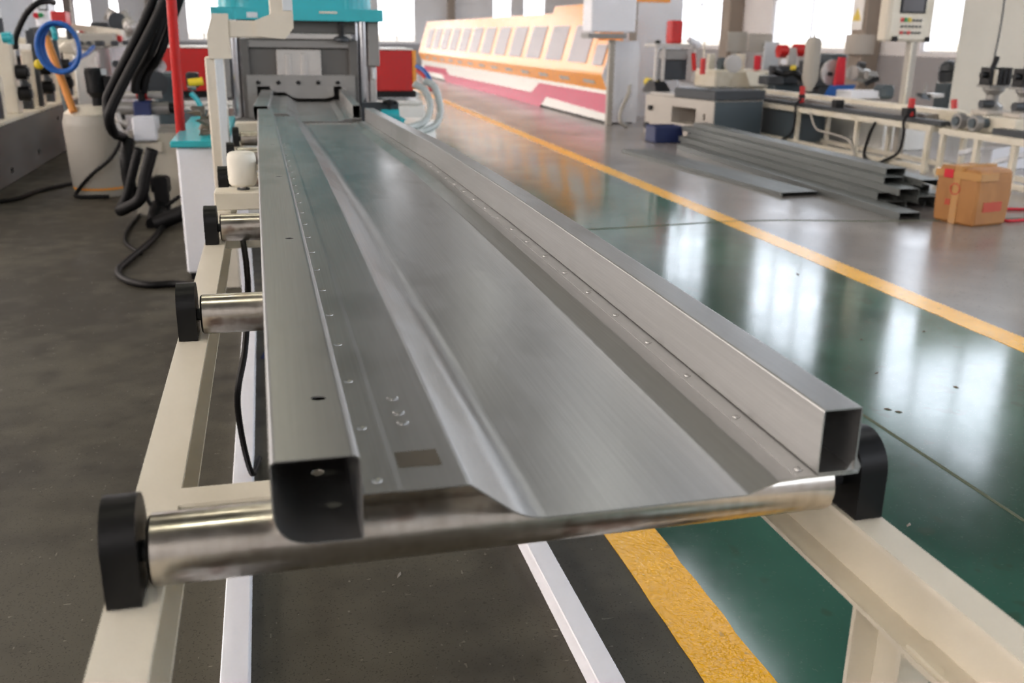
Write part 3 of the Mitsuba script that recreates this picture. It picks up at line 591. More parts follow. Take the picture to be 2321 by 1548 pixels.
wc = thing('control_cabinet', 'tall white control cabinet behind the switch box', 'cabinet')
part(wc, 'body', fb((6.358, 3.240), (7.755, -0.303), 17.6, .7, .015), 'white', False)
part(wc, 'name_strip', fb((6.770, 2.212), (7.473, 2.088), 17.585, .02, .002), 'orange', False)
part(wc, 'door_seam', fb((6.692, 3.177), (6.840, 0.778), 17.592, .02, 0), 'plastic_grey', False)
dc = thing('drain_cable', 'grey cable dropping to the floor at the end of the orange machine', 'cable', None, tube([(5.953, 15.500, 0.679), (5.891, 15.400, 0.541), (5.741, 15.300, 0.298), (5.697, 15.200, 0.126), (5.849, 15.300, 0.030)], .03), 'plastic_grey', True)

# ---------------------------------------------------------------- pale machine bed with a small press
A_, B_ = np.array([5.90, 14.65]), np.array([6.28, 12.95])
e1 = (B_ - A_) / np.linalg.norm(B_ - A_); e2 = np.array([-e1[1], e1[0]])
M_ = np.eye(4); M_[:2, 0], M_[:2, 1], M_[:2, 3] = e1, e2, A_
def loc(m): m = m.copy(); m.apply_transform(M_); return m
Lb = 1.74
bd = thing('machine_bed', 'pale grey machine bed with a rectangular opening, behind the blue crate', 'machine bed')
part(bd, 'body', loc(cut(bx(0, Lb, 0, .92, .0, .60, .008), trimesh.creation.box(bounds=[[.72, -.1, .22], [1.33, .5, .46]]), trimesh.creation.box(bounds=[[1.50, -.1, .30], [1.56, .1, .40]]))), 'bed_light', False)
part(bd, 'cover', loc(bx(.80, Lb + .05, -.03, .9, .602, .74, .01)), 'darksteel', False)
part(bd, 'end_panel', loc(bx(Lb, Lb + .012, .02, .90, .02, .58, .002)), 'bluegrey', False, 'dark sheet standing in for shade on the bed end')  # dark colour put here for the shadow between bed and table
part(bd, 'pad', loc(bx(.05, .72, .05, .5, .602, .64, .006)), 'machined_light', False)
part(bd, 'knob', loc(cy((.18, -.05, .40), (.18, .02, .40), .04, 14)), 'black')
part(bd, 'knob', loc(cy((.10, -.05, .12), (.10, .02, .12), .05, 14)), 'black')
part(bd, 'drive', loc(hull([(-.25, .1, .62), (.15, .1, .62), (-.25, .4, .62), (.15, .4, .62), (-.2, .15, .80), (-.02, .15, .82), (-.2, .35, .80), (-.02, .35, .82)])), 'black', False)
part(bd, 'coupling', loc(cy((-.28, .2, .78), (.0, .2, .74), .06, 16)), 'yellow_button')
sp = thing('small_press', 'small press with a red cylinder standing on the pale machine bed', 'press')
SY = 13.9
part(sp, 'cylinder', fb((5.993, 1.708), (6.189, 1.377), SY + .1, .2, .02), 'red', False, 'red cylinder')
part(sp, 'top_plate', fb((5.712, 1.372), (6.460, 1.322), SY, .45, .005), 'machined_light', False)
for a in (1489, 1507, 1572):
    q0, q1 = (5.757, 13.950, 1.321), (5.832, 13.950, 0.828)
    dx = {1489: 0, 1507: .12, 1572: .62}[a]
    part(sp, 'pillar', cy((q0[0] + dx, 13.95, q0[2]), (q0[0] + dx, 13.95, q1[2]), .028, 14), 'machined_light')
part(sp, 'tool', fb((5.926, 1.241), (6.279, 0.844), SY + .08, .3, .01), 'darksteel', False)
part(sp, 'tool_plate', fb((5.916, 1.292), (6.271, 1.141), SY + .04, .3, .01), 'machined', False)
part(sp, 'lever', cat([cy((6.313, 13.850, 1.245), (6.347, 13.850, 0.989), .035, 12)]), 'red')
part(sp, 'fitting', cat([cy((6.234, 13.900, 1.447), (6.422, 13.900, 1.348), .05, 14)]), 'white')
part(sp, 'end_ball', cat([trimesh.creation.icosphere(2, .045)]).apply_translation((5.767, 13.950, 1.378)), 'black')
rl = thing('red_lever', 'red upright lever beside the small press', 'lever', mesh=cat([cy((6.223, 13.300, 1.408), (6.235, 13.300, 1.008), .014, 10), ]), m='beige')
part(rl, 'grip', cat([cy((6.221, 13.300, 1.181), (6.225, 13.300, 0.958), .04, 12)]), 'red')

# ---------------------------------------------------------------- cream conveyor tables
def cream_table(name_label, ys, z, x0, x1):
    k = thing('conveyor_table', name_label, 'conveyor table')
    y0, y1 = min(ys), max(ys)
    for x in (x0, x1): part(k, 'top_rail', bx(x, x + .06, y0 - .05, y1 + .05, z - .07, z, .004), 'cream', False)
    for x in (x0, x1): part(k, 'foot_rail', bx(x, x + .06, y0 - .05, y1 + .05, .03, .09, .004), 'cream', False)
    for y in ys:
        for x in (x0, x1): part(k, 'leg', bx(x + .004, x + .056, y - .03, y + .03, 0, z - .07, .003), 'cream', False)
        part(k, 'cross_bar', bx(x0 + .06, x1, y - .03, y + .03, z - .07, z - .01, .003), 'cream', False)
    return k
t1 = cream_table('long cream conveyor table behind the stacked channels', [9.55, 10.95, 12.4, 13.85], .545, 7.3, 7.78)
t2 = cream_table('near cream conveyor table behind the carton', [9.30, 8.75, 8.2, 7.4], .535, 7.3, 7.78)
part(t1, 'panel', bx(7.42, 7.9, 12.5, 13.8, .05, .46, .004), 'bluegrey', False, 'dark blue-grey panel under the table')
part(t1, 'guide', bx(7.36, 7.50, 9.4, 13.8, .548, .60, .004), 'darksteel', False)
part(t1, 'guide', bx(7.52, 7.70, 9.9, 13.9, .548, .64, .004), 'machined', False)
part(t1, 'upper_beam', bx(7.70, 7.82, 9.6, 14.3, .548, .70, .006), 'cream', False)
part(t1, 'block', bx(7.34, 7.46, 11.5, 11.62, .60, .70, .006), 'black', False)
part(t1, 'block', bx(7.34, 7.46, 10.0, 10.12, .60, .70, .006), 'black', False)
part(t2, 'guide', bx(7.36, 7.52, 7.4, 8.6, .538, .60, .004), 'darksteel', False)
part(t2, 'brace', cy((7.4, 9.1, .28), (7.8, 8.8, .42), .03, 10), 'white')
part(t2, 'brace', cy((7.4, 8.55, .25), (7.8, 8.3, .40), .03, 10), 'white')
part(t2, 'upper_beam', bx(7.5, 8.02, 8.45, 9.36, .54, .695, .006), 'cream', False)
for y in (9.12, 8.86):
    part(t2, 'wheel', cat([cy((7.32, y, .63), (7.40, y, .63), .085, 22), ]), 'machined')
    part(t2, 'wheel_hub', cy((7.30, y, .63), (7.62, y, .63), .05, 18), 'bluegrey')
ws = thing('white_cabinet', 'white cabinet standing behind the near legs of the long conveyor table', 'cabinet', mesh=bx(8.35, 8.9, 9.7, 10.85, 0, .50, .01), m='white', smooth=False)
def clamp(label, px3, h):
    k = thing('cable_clamp', label, 'clamp'); x, y, z = px3
    part(k, 'body', bx(x - .03, x + .03, y - .03, y + .03, .602, z, .008), 'red', False)
    part(k, 'cap', bx(x - .035, x + .035, y - .035, y + .035, z - .16, z - .11, .006), 'black', False)
    part(k, 'cable', tube([(x - .04, y - .05, .66), (x - .13, y - .08, .56), (x - .14, y - .12, .40), (x - .14, y - .05, .18), (x - .14, y + .3, .02)], .016, 8), 'rubber', True)
clamp('orange-red clamp with a black cable on the long table, left of the blue stand', (7.400, 12.480, 0.826), 0)
clamp('orange-red clamp with a black cable at the near end of the long table', (7.400, 10.028, 0.819), 0)
thing('mushroom_switch', 'small red mushroom switch on the conveyor table behind the green wheels', 'switch', mesh=cat([cy((7.700, 9.655, 0.723), (7.700, 9.677, 0.821), .035, 14)]), m='red')
thing('hanging_cable', 'thin grey cable hanging under the middle of the long table', 'cable', None, tube([(7.27, 12.0, .50), (7.27, 11.8, .30), (7.27, 11.4, .27), (7.27, 11.0, .22), (7.26, 10.8, .02)], .014, 8), 'plastic_grey', True)
thing('hanging_cable', 'black cable drooping under the near end of the long table', 'cable', None, tube([(7.27, 10.5, .50), (7.27, 10.6, .3), (7.27, 10.62, .05), (7.26, 10.2, .02), (7.26, 9.8, .02)], .018, 8), 'rubber', True)

# ---------------------------------------------------------------- things on and behind the tables
op = thing('operator_panel', 'cream operator panel with screen and buttons on a post', 'control panel')
PYY = 10.7
part(op, 'case', fb((7.391, 2.300), (8.043, 1.451), PYY, .18, .02), 'beige', False)
part(op, 'face', fb((7.440, 2.276), (7.985, 1.477), 10.692, .012, .004), 'cream', False)
part(op, 'bezel', fb((7.547, 2.155), (7.904, 1.780), 10.684, .014, .003), 'black', False)
part(op, 'screen', fb((7.581, 2.131), (7.870, 1.799), 10.680, .01, .002), 'screen', False)
for a, mm in ((2046, 'red'), (2054, 'green_button'), (2063, 'yellow_button')):
    p_ = {2046: (7.594, 10.680, 1.703), 2054: (7.643, 10.680, 1.704), 2063: (7.698, 10.680, 1.704)}[a]
    part(op, 'indicator', bx(p_[0] - .018, p_[0] + .018, 10.672, 10.70, p_[2] - .024, p_[2] + .024, .004), mm, False)
for r_ in range(3):
    z_ = (1.699, 1.628, 1.556)[r_]
    for c_ in range(6):
        x_ = 7.601 + c_ * .0505
        if r_ == 0 and c_ < 3: continue
        mm = 'red' if (r_ == 2 and c_ in (0, 2)) else 'darksteel'
        part(op, 'button', cy((x_, 10.676, z_), (x_, 10.70, z_), .014 if mm == 'darksteel' else .022, 12), mm)
for a in (0, 1):
    p_ = ((7.518, 10.690, 1.481), (7.981, 10.690, 1.477))[a]
    part(op, 'corner_foot', bx(p_[0] - .03, p_[0] + .03, 10.66, 10.76, p_[2] - .03, p_[2] + .03, .006), 'black', False)
pb = (7.844, 10.780, 1.448); 
part(op, 'post', bx(pb[0] - .055, pb[0] + .055, 10.73, 10.83, .0, pb[2] + .02, .01), 'plastic_grey', False)
part(op, 'post_strip', bx(pb[0] - .055, pb[0] - .025, 10.722, 10.732, .4, pb[2], .002), 'cream', False)
bc = thing('beige_cabinet', 'tall beige cabinet at the right edge of the picture', 'cabinet', mesh=prism([(9.47, 12.0), (12.6, 12.0), (12.6, 13.0), (10.35, 13.0)], 'z', 0, 3.2), m='beige', smooth=False)
wcab = thing('wall_cable', 'thin dark cable hanging in front of the tall beige cabinet', 'cable', None, tube([(9.773, 11.600, 2.228), (9.789, 11.600, 1.665), (9.769, 11.600, 1.232), (9.759, 11.600, 1.027)], .012, 8), 'darksteel', True)
for i, (px0, lab) in enumerate(((0, 'left solenoid valve bank on the near conveyor table'), (1, 'right solenoid valve bank on the near conveyor table, at the picture edge'))):
    k = thing('valve_bank', lab, 'valve bank')
    x0, y0 = ((7.74, 9.12), (7.80, 8.70))[i]
    zb = .697
    part(k, 'foot', bx(x0 - .15, x0 + .15, y0 - .13, y0 + .13, zb, zb + .05, .01), 'bed_light', False)
    part(k, 'pedestal', lathe([(.12, zb + .05), (.12, zb + .09), (.065, zb + .14), (.065, zb + .21), (.11, zb + .26), (.11, zb + .29), (.0001, zb + .29)], (x0, y0, 0), 22), 'machined')
    part(k, 'plate', bx(x0 - .15, x0 + .15, y0 - .1, y0 + .1, zb + .29, zb + .315, .005), 'machined', False)
    for j in range(5):
        xx = x0 - .145 + .060 * j
        part(k, 'coil', bx(xx, xx + .048, y0 - .08, y0 + .08, zb + .315, zb + .50 - .02 * (j % 2), .008), 'black' if j != 1 else 'beige', False)
    part(k, 'pressure_port', cat([cy((x0 - .06, y0, zb + .49), (x0 - .02, y0, zb + .61), .028, 12)]), 'black')
    part(k, 'side_port', cy((x0 - .21, y0 - .02, zb + .42), (x0 - .14, y0 - .02, zb + .42), .033, 12), 'black')
    part(k, 'lower_port', cy((x0 - .22, y0 - .10, zb + .12), (x0 - .08, y0 - .10, zb + .12), .045, 14), 'darksteel')
gc = thing('gas_bottle', 'grey gas bottle with a pointed foot standing on the far machine table', 'gas bottle', mesh=lathe([(.0001, .72), (.05, .74), (.115, .90), (.115, 1.42), (.09, 1.48), (.02, 1.50), (.015, 1.56), (.0001, 1.56)], (7.811, 13.0, 0), 24), m='plastic_grey')
dm = thing('disc_cutter', 'steel disc with a red guard on a blue stand', 'cutting machine')
p_ = (8.493, 13.400, 0.983)
part(dm, 'disc', cy((p_[0], 13.5, p_[2]), (p_[0], 13.54, p_[2]), .19, 30), 'machined_light')
part(dm, 'arbor', cy((p_[0] - .06, 13.44, p_[2] - .02), (p_[0] - .06, 13.56, p_[2] - .02), .03, 14), 'black')
part(dm, 'guard', hull(np.vstack([np.array((8.544, 13.350, 1.211)) + np.array(o) for o in ((-.05, 0, 0), (.05, 0, 0), (.05, .06, 0), (-.05, .06, 0))] + [np.array((8.557, 13.350, 0.777)) + np.array(o) for o in ((-.10, 0, 0), (.07, 0, 0), (.07, .06, 0), (-.10, .06, 0))])), 'red_fabric', False, 'red guard')
part(dm, 'stand', hull(np.vstack([np.array((8.334, 13.300, 0.799)), np.array((8.787, 13.300, 0.812)), np.array((8.248, 13.300, 0.642)), np.array((8.723, 13.300, 0.615)), np.array((8.584, 13.700, 0.779)), np.array((9.052, 13.700, 0.793)), np.array((8.496, 13.700, 0.618)), np.array((8.985, 13.700, 0.590))])), 'blue', False, 'blue stand')
part(dm, 'motor', cy((8.833, 13.500, 0.981), (9.206, 13.700, 0.928), .11, 20), 'machined')
part(dm, 'motor_cap', cy((8.983, 13.600, 1.090), (9.086, 13.600, 1.077), .06, 14), 'darksteel')
ft = thing('machine_table', 'low cream machine table under the gas bottle and the blue stand', 'table')
part(ft, 'top', bx(8.12, 9.4, 11.6, 14.3, .47, .55, .01), 'cream', False)
part(ft, 'apron', bx(8.25, 9.35, 11.7, 14.2, .0, .47, .01), 'panel_white', False)
part(ft, 'block', fb((8.265, 0.759), (8.867, 0.646), 12.6, .4, .01), 'white', False)
def far_machine(name, label, cat_, bits):
    k = thing(name, label, cat_)
    for nm, m_, mm, sm in bits: part(k, nm, m_, mm, sm)
far_machine('cream_machine', 'cream machine body behind the red lever', 'machine', [
    ('body', fb((7.005, 0.979), (7.974, 0.691), 14.5, .8, .03), 'cream', False),
    ('slope', hull(np.vstack([(7.435, 14.300, 0.965), (7.785, 14.300, 0.953), (7.482, 14.200, 0.746), (7.714, 14.200, 0.746), (7.539, 14.500, 0.958), (7.894, 14.500, 0.946), (7.640, 14.500, 0.731), (7.876, 14.500, 0.731)])), 'nylon', False),
    ('motor', cy((7.162, 14.700, 1.066), (7.396, 14.700, 1.067), .10, 18), 'bluegrey', 30),
    ('reel', cy((7.330, 14.600, 1.070), (7.326, 14.500, 1.073), .14, 22), 'machined_light', 30),
    ('base', fb((7.293, 0.675), (8.147, -0.197), 14.85, .5, .02), 'panel_white', False),
    ('post', fb((7.025, 1.220), (7.142, 0.945), 14.8, .1, .01), 'cream', False),
    ('post', fb((7.549, 1.225), (7.679, 0.948), 14.8, .1, .01), 'cream', False),
    ('red_cap', cy((7.733, 14.500, 1.205), (7.740, 14.500, 0.986), .055, 14), 'red_fabric', 30)])
far_machine('sheet_guard', 'pair of grey sheet metal guards in front of the window wall', 'guard', [
    ('sheet', fb((8.180, 1.578), (8.563, 1.231), 16.5, .05, .006), 'plastic_grey', False),
    ('sheet', fb((8.541, 1.552), (9.015, 1.237), 16.4, .05, .006), 'plastic_grey', False),
    ('sheet', fb((8.818, 1.412), (9.110, 0.915), 16.3, .05, .006), 'beige_light', False),
    ('leg', fb((8.282, 1.228), (8.394, 0.788), 16.5, .06, .006), 'plastic_grey', False),
    ('leg', fb((8.989, 1.235), (9.109, 0.790), 16.5, .06, .006), 'plastic_grey', False),
    ('base', fb((8.147, 0.787), (9.355, -0.051), 16.4, .6, .02), 'plastic_grey', False)])
far_machine('red_motor_unit', 'red motors on a dark frame left of the gas bottle', 'machine', [
    ('motor', cy((8.868, 15.900, 1.259), (9.024, 15.900, 1.261), .11, 18), 'red', 30),
    ('motor', cy((9.179, 15.900, 1.277), (9.354, 15.900, 1.279), .11, 18), 'red', 30),
    ('gearbox', fb((9.000, 1.321), (9.210, 1.006), 15.8, .3, .02), 'machined_light', False),
    ('frame', fb((8.861, 1.004), (9.352, 0.701), 15.8, .4, .02), 'darksteel', False),
    ('base', fb((8.861, 0.711), (9.540, -0.169), 15.9, .4, .02), 'bluegrey', False)])
far_machine('dark_machine', 'dark machine housing behind the steel disc', 'machine', [
    ('housing', fb((8.940, 1.124), (9.488, 0.696), 14.8, .5, .02), 'darksteel', False),
    ('top', fb((9.306, 1.236), (9.619, 1.109), 14.9, .4, .02), 'bluegrey', False),
    ('base', fb((9.086, 0.705), (9.654, -0.065), 14.8, .5, .02), 'darksteel', False)])
far_machine('valve_cluster', 'dark cluster of valves left of the gas bottle', 'valve', [
    ('pipe', tube([(7.527, 13.600, 1.004), (7.704, 13.600, 0.952), (7.831, 13.500, 0.976), (8.009, 13.500, 0.866)], .05, 10), 'black', True),
    ('block', fb((7.394, 0.925), (7.669, 0.796), 13.5, .3, .015), 'darksteel', False),
    ('knob', cy((7.778, 13.500, 1.047), (7.838, 13.500, 1.047), .04, 12), 'yellow_button', 30),
    ('gauge', cy((7.691, 13.600, 1.134), (7.646, 13.520, 1.136), .05, 16), 'white', 30)])
far_machine('electric_motor', 'black electric motor between the operator panel post and the beige cabinet', 'motor', [
    ('body', cy((11.101, 14.200, 0.999), (11.129, 14.200, 0.843), .16, 20), 'darksteel', 30),
    ('dome', lathe([(.16, 0), (.15, .08), (.08, .15), (.0001, .17)], (11.101, 14.200, 0.999), 20), 'darksteel', 30),
    ('flange', cy((11.130, 14.200, 0.836), (11.137, 14.200, 0.800), .18, 20), 'machined_light', 30),
    ('stand', fb((10.956, 0.805), (11.259, 0.360), 14.0, .3, .02), 'bluegrey', False)])
far_machine('tool_heap', 'dark heap of vise on the table right of the operator panel post', 'tools', [  # several tools lying together, merged into one object
    ('clamp_body', hull(np.array((8.896, 11.800, 0.719)) + np.random.default_rng(2).uniform([-.16, -.1, -.06], [.16, .1, .09], (14, 3))), 'darksteel', False),
    ('plate', fb((8.980, 0.767), (9.182, 0.713), 11.75, .2, .01), 'machined_light', False),
    ('handle', tube([(8.801, 11.750, 0.770), (8.851, 11.750, 0.811), (8.857, 11.750, 0.900)], .02, 8), 'machined', True)])
far_machine('green_pump', 'dark green pump left of the operator panel post', 'pump', [
    ('body', fb((8.726, 0.846), (8.942, 0.639), 12.5, .3, .05), 'bluegrey', False),
    ('arm', cy((8.416, 12.500, 0.863), (8.607, 12.500, 0.937), .035, 12), 'black', 30),
    ('flange', cy((8.479, 12.600, 0.982), (8.634, 12.600, 0.970), .06, 14), 'machined', 30)])
pg = thing('warning_sign', 'white sign with a yellow triangle on the taupe column left of the operator panel', 'sign')
sx, sy, st = (14.460, 21.684, 2.486), (14.460, 21.515, 1.710), (14.460, 21.564, 1.935)
part(pg, 'plate', bx(14.46, 14.497, 21.95, 22.42, sy[2], sx[2] + .2, .004), 'panel_white', False)
part(pg, 'triangle', prism([(22.01, st[2]), (22.36, st[2]), (22.185, st[2] + .30)], 'x', 14.452, 14.461), 'yellow_button', False, 'yellow triangle')
cov = thing('column_cover', 'pale round cover around the foot of the taupe column with the warning sign', 'cover', mesh=cy((14.62, 22.15, 1.133), (14.62, 22.15, 1.608), .37, 28), m='bed_light')

# ---------------------------------------------------------------- stacked channels, crate and carton on the floor
def c_channel(label, x, y, z, L, w=.20, h=.062):
    lip, t = .018, .004
    p = [(-w / 2, 0), (-w / 2 + lip, 0), (-w / 2 + lip, t), (-w / 2 + t, t), (-w / 2 + t, h - t), (w / 2 - t, h - t), (w / 2 - t, t), (w / 2 - lip, t), (w / 2 - lip, 0), (w / 2, 0), (w / 2, h), (-w / 2, h)]
    m = prism(p, 'y', 0, L); m = turned(m, -3.1, (0, 0, 0)); m.apply_translation((x, y, z))
    thing('steel_channel', label, 'steel channel', 'galvanized channels stacked on the floor', m, 'galv', False)
cs = [('galvanized channel on the floor nearest the aisle, its end sticking out towards the carton', 5.27, 6.96, .001, 5.35),
      ('galvanized channel on the floor in the second row of the stack', 5.52, 7.5, .001, 5.25),
      ('galvanized channel on the floor in the third row of the stack', 5.76, 7.55, .001, 5.25),
      ('galvanized channel on the floor in the back row of the stack', 6.0, 7.45, .001, 5.35),
      ('galvanized channel of the second layer, front one', 5.50, 7.62, .064, 5.15),
      ('galvanized channel of the second layer, middle one', 5.73, 7.35, .064, 5.25),
      ('galvanized channel of the second layer, rear one', 5.96, 7.5, .064, 5.35),
      ('galvanized channel of the third layer, front one', 5.58, 7.42, .127, 5.25),
      ('galvanized channel of the third layer, rear one', 5.82, 7.6, .127, 5.25),
      ('galvanized channel of the fourth layer, front one', 5.62, 7.72, .190, 5.25),
      ('galvanized channel of the fourth layer, rear one', 5.86, 7.5, .190, 5.35),
      ('topmost galvanized channel of the stack', 5.72, 7.85, .253, 4.9)]
for a in cs: c_channel(*a)
thing('galvanized_sheet', 'wide flat galvanized panel on the floor in front of the stacked channels', 'metal sheet', None,
      turned(moved(ybar([(-.205, 0), (-.200, 0), (-.200, .036), (.200, .036), (.200, 0), (.205, 0), (.205, .040), (-.205, .040)], 0, 3.75, 2), (0, 0, .001)), -3.9 * -1, (0, 0, 0)).apply_translation((5.0, 8.28, 0)), 'galv', False)
thing('blue_crate', 'dark blue crate on the floor at the far end of the stacked channels', 'crate', None, cut(bx(5.42, 5.86, 13.02, 13.40, 0, .24, .015), trimesh.creation.box(bounds=[[5.45, 13.05, .03], [5.83, 13.37, .4]])), 'navy', False)
ct = thing('carton', 'taped brown cardboard carton on the floor beside the stacked channels', 'carton')
C0 = np.array((5.574, 6.559)); CL = np.array((5.489, 6.954)); CR = np.array((6.356, 7.220))
u = (CL - C0); lu = np.linalg.norm(u); u /= lu; w_ = np.array([u[1], -u[0]]); lw = .40
MC = np.eye(4); MC[:2, 0], MC[:2, 1], MC[:2, 3] = u, w_, C0
def cl_(m): m = m.copy(); m.apply_transform(MC); (m.invert() if np.linalg.det(MC) < 0 else None); return m
HC = .475
body = bx(0, lu, 0, lw, 0, HC, .02); body = body.subdivide().subdivide()
v_ = body.vertices; mid = np.sin(np.clip(v_[:, 2] / HC, 0, 1) * np.pi); v_[:, 0] += (v_[:, 0] - lu / 2) * .05 * mid; v_[:, 1] += (v_[:, 1] - lw / 2) * .05 * mid
v_[:, 2] -= .02 * meshkit.noise(v_ * 6, 3) * (v_[:, 2] > .4)
part(ct, 'box', cl_(body), 'card', 40)
part(ct, 'tape', cl_(bx(-.004 - .02, lu + .02, -.016, lw * .5, HC - .10, HC - .035, .003)), 'tape', False, 'glossy tape band')
part(ct, 'tape', cl_(bx(lu * .42, lu * .58, -.014, lw + .01, .0, HC + .006, .003)), 'tape', False, 'glossy tape band')
part(ct, 'sticker', cl_(bx(lu * .60, lu * .82, -.024, -.010, HC - .10, HC - .03, .002)), 'red_fabric', False, 'red sticker')
def ring(x, z, r): return cl_(Xf(trimesh.creation.annulus(r * .78, r, .004, sections=24), x, z))
def Xf(m, x, z): m = m.copy(); m.apply_transform(trimesh.transformations.rotation_matrix(math.pi / 2, (1, 0, 0))); m.apply_translation((x, -.0125, z)); return m
part(ct, 'printed_mark', ring(lu * .52, .29, .05), 'red_print', False, 'printed red circle')
part(ct, 'printed_mark', cl_(bx(lu * .60, lu * .72, -.013, -.009, .15, .20, 0)), 'red_print', False)
part(ct, 'printed_mark', cl_(bx(lu * .42, lu * .52, -.013, -.009, .15, .20, 0)), 'red_print', False)
part(ct, 'printed_mark', cl_(bx(-.0125, -.009, lw * .2, lw * .75, .12, .20, 0)), 'red_print', False)
thing('red_cable', 'red cable looped on the floor beside the carton', 'cable', None, tube([(6.714, 6.865, 0.012), (6.236, 6.736, 0.012), (6.046, 6.728, 0.012), (6.116, 6.927, 0.012), (6.254, 7.124, 0.012), (6.429, 7.232, 0.012), (6.678, 7.189, 0.012), (7.007, 7.180, 0.012)], .012, 8), 'red_fabric', True)

# ---------------------------------------------------------------- left side: older roll forming machine and what stands around it
lm = thing('roll_former', 'old roll forming machine with dark bed and cream roll stands on the left', 'machine')
LX = -2.47
part(lm, 'bed', cut(bx(-4.0, LX, 8.4, 20.0, 0, .565, .01), *[hull(np.vstack([cy((LX - .05, y - .03, z), (LX + .05, y - .03, z), .028, 12).vertices, cy((LX - .05, y + .03, z + .0), (LX + .05, y + .03, z), .028, 12).vertices])) for y, z in ((10.35, .12), (11.6, .16), (12.85, .42), (14.2, .2))]), 'greybed', False, 'dark grey machine bed')
part(lm, 'bed_top', bx(-3.95, LX + .01, 8.42, 19.9, .565, .60, .006), 'cream', False)
for i, y in enumerate((9.95, 11.35, 12.55, 13.75, 15.1, 16.5)):
    h = (1.26, 1.34, 1.22, 1.28, 1.25, 1.25)[i]
    for x in (-2.62, -3.45):
        part(lm, 'upright', bx(x - .09, x + .09, y - .10, y + .10, .60, h, .012), 'beige', False)
    part(lm, 'yoke', bx(-3.50, -2.56, y - .07, y + .07, h, h + .07, .01), 'cream' if i != 2 else 'panel_white', False)
    for z in (.80, 1.02):
        part(lm, 'shaft', cy((-3.7, y, z), (-2.40, y, z), .045, 14), 'darksteel')
        part(lm, 'forming_roll', cat([cy((-3.15, y, z), (-2.95, y, z), .105, 20)]), 'rubber')
        part(lm, 'shaft_nut', cy((-2.53, y, z), (-2.42, y, z), .075, 12), 'black')
    part(lm, 'adjuster', bx(-2.72, -2.52, y - .06, y + .06, h - .20, h - .05, .01), 'red' if i in (0, 2) else 'beige', False)
    part(lm, 'spindle', cy((-2.62, y, h), (-2.62, y, h + .22), .03, 12), 'darksteel')
for y in (10.6, 11.95, 13.15, 14.4):
    part(lm, 'side_roll', lathe([(.07, .60), (.07, .86), (.04, .90), (.04, .96), (.0001, .96)], (-2.60, y, 0), 18), 'darksteel')
    part(lm, 'side_post', bx(-2.66, -2.56, y + .16, y + .26, .60, 1.0, .006), 'cream', False)
part(lm, 'yellow_knob', trimesh.creation.icosphere(2, .05).apply_translation((-2.271, 11.200, 1.104)), 'yellow_button', True)
part(lm, 'teal_valve', cat([cy((-2.395, 10.400, 1.369), (-2.317, 10.400, 1.378), .05, 14), cy((-2.329, 10.400, 1.402), (-2.333, 10.400, 1.313), .03, 12)]), 'teal')
part(lm, 'tool_holder', hull(np.array((-2.006, 11.300, 1.254)) + np.random.default_rng(4).uniform([-.12, -.1, -.08], [.1, .1, .08], (12, 3))), 'beige', False)
thing('arched_cable', 'black cable arching over the old roll forming machine', 'cable', None, tube([(-2.338, 10.600, 1.262), (-2.328, 10.600, 1.361), (-2.274, 10.600, 1.476), (-2.189, 10.600, 1.607), (-2.088, 10.600, 1.690), (-2.013, 10.700, 1.715), (-1.995, 10.900, 1.708)], .028, 10), 'rubber', True)
coil = thing('blue_hose_coil', 'coil of blue air hose hanging at the roll forming machine', 'hose')
cc = (-1.698, 9.200, 1.304); ra, rz_ = .168, .205
for j in range(3):
    t = np.linspace(0, 2 * np.pi, 40, endpoint=False)
    pts = [(cc[0] + (ra - .012 * j) * math.cos(a) + .008 * j, 9.2 + .035 * j, cc[2] + (rz_ - .012 * (j % 2)) * math.sin(a)) for a in t]
    part(coil, 'loop', tube(pts, .017, 8, 0, closed=True), 'blue', True)
part(coil, 'tail', tube([(-1.630, 9.300, 1.164), (-1.610, 9.600, 1.209), (-1.587, 9.900, 1.241), (-1.565, 10.200, 1.300)], .018, 8), 'blue', True)
thing('teal_strap', 'short turquoise strap at the top of the blue hose coil', 'strap', None, tube([(-1.713, 9.150, 1.469), (-1.700, 9.140, 1.423), (-1.698, 9.150, 1.370)], .022, 8), 'teal', True)
thing('orange_pole', 'orange wooden pole leaning behind the blue hose coil', 'pole', None, cy((-1.839, 9.500, 1.388), (-1.654, 9.300, 0.759), .033, 12), 'orange_hose')
thing('dark_pole', 'dark grey pole leaning beside the orange pole', 'pole', None, cy((-1.800, 9.600, 1.365), (-1.745, 9.550, 0.686), .030, 12), 'bluegrey')
dp = thing('coolant_drum', 'grey plastic drum with an orange band, a black pump on its lid', 'drum')
DX, DY = -1.53, 9.50
part(dp, 'shell', lathe([(.0001, .0), (.225, .0), (.232, .03), (.232, .06), (.24, .08), (.262, .62), (.262, .66), (.24, .73), (.0001, .735)], (DX, DY, 0), 36), 'plastic_grey')
part(dp, 'band', lathe([(.236, .062), (.240, .064), (.241, .083), (.238, .086)], (DX, DY, 0), 36), 'orange', 30, 'orange band')
part(dp, 'lid', lathe([(.24, .725), (.245, .735), (.20, .775), (.19, .80), (.0001, .80)], (DX, DY, 0), 30), 'beige', 30)
pu = thing('drum_pump', 'black electric pump standing on the plastic drum', 'pump')
pz = .80
part(pu, 'body', lathe([(.05, pz), (.05, pz + .07), (.085, pz + .12), (.09, pz + .30), (.08, pz + .33), (.0001, pz + .33)], (DX + .06, DY - .02, 0), 20), 'black')
part(pu, 'terminal_box', bx(DX + .13, DX + .20, DY - .09, DY + .03, pz + .15, pz + .26, .01), 'black', False)
part(pu, 'nameplate', bx(DX + .12, DX + .165, DY - .085, DY - .07, pz + .27, pz + .325, .002), 'beige_light', False)
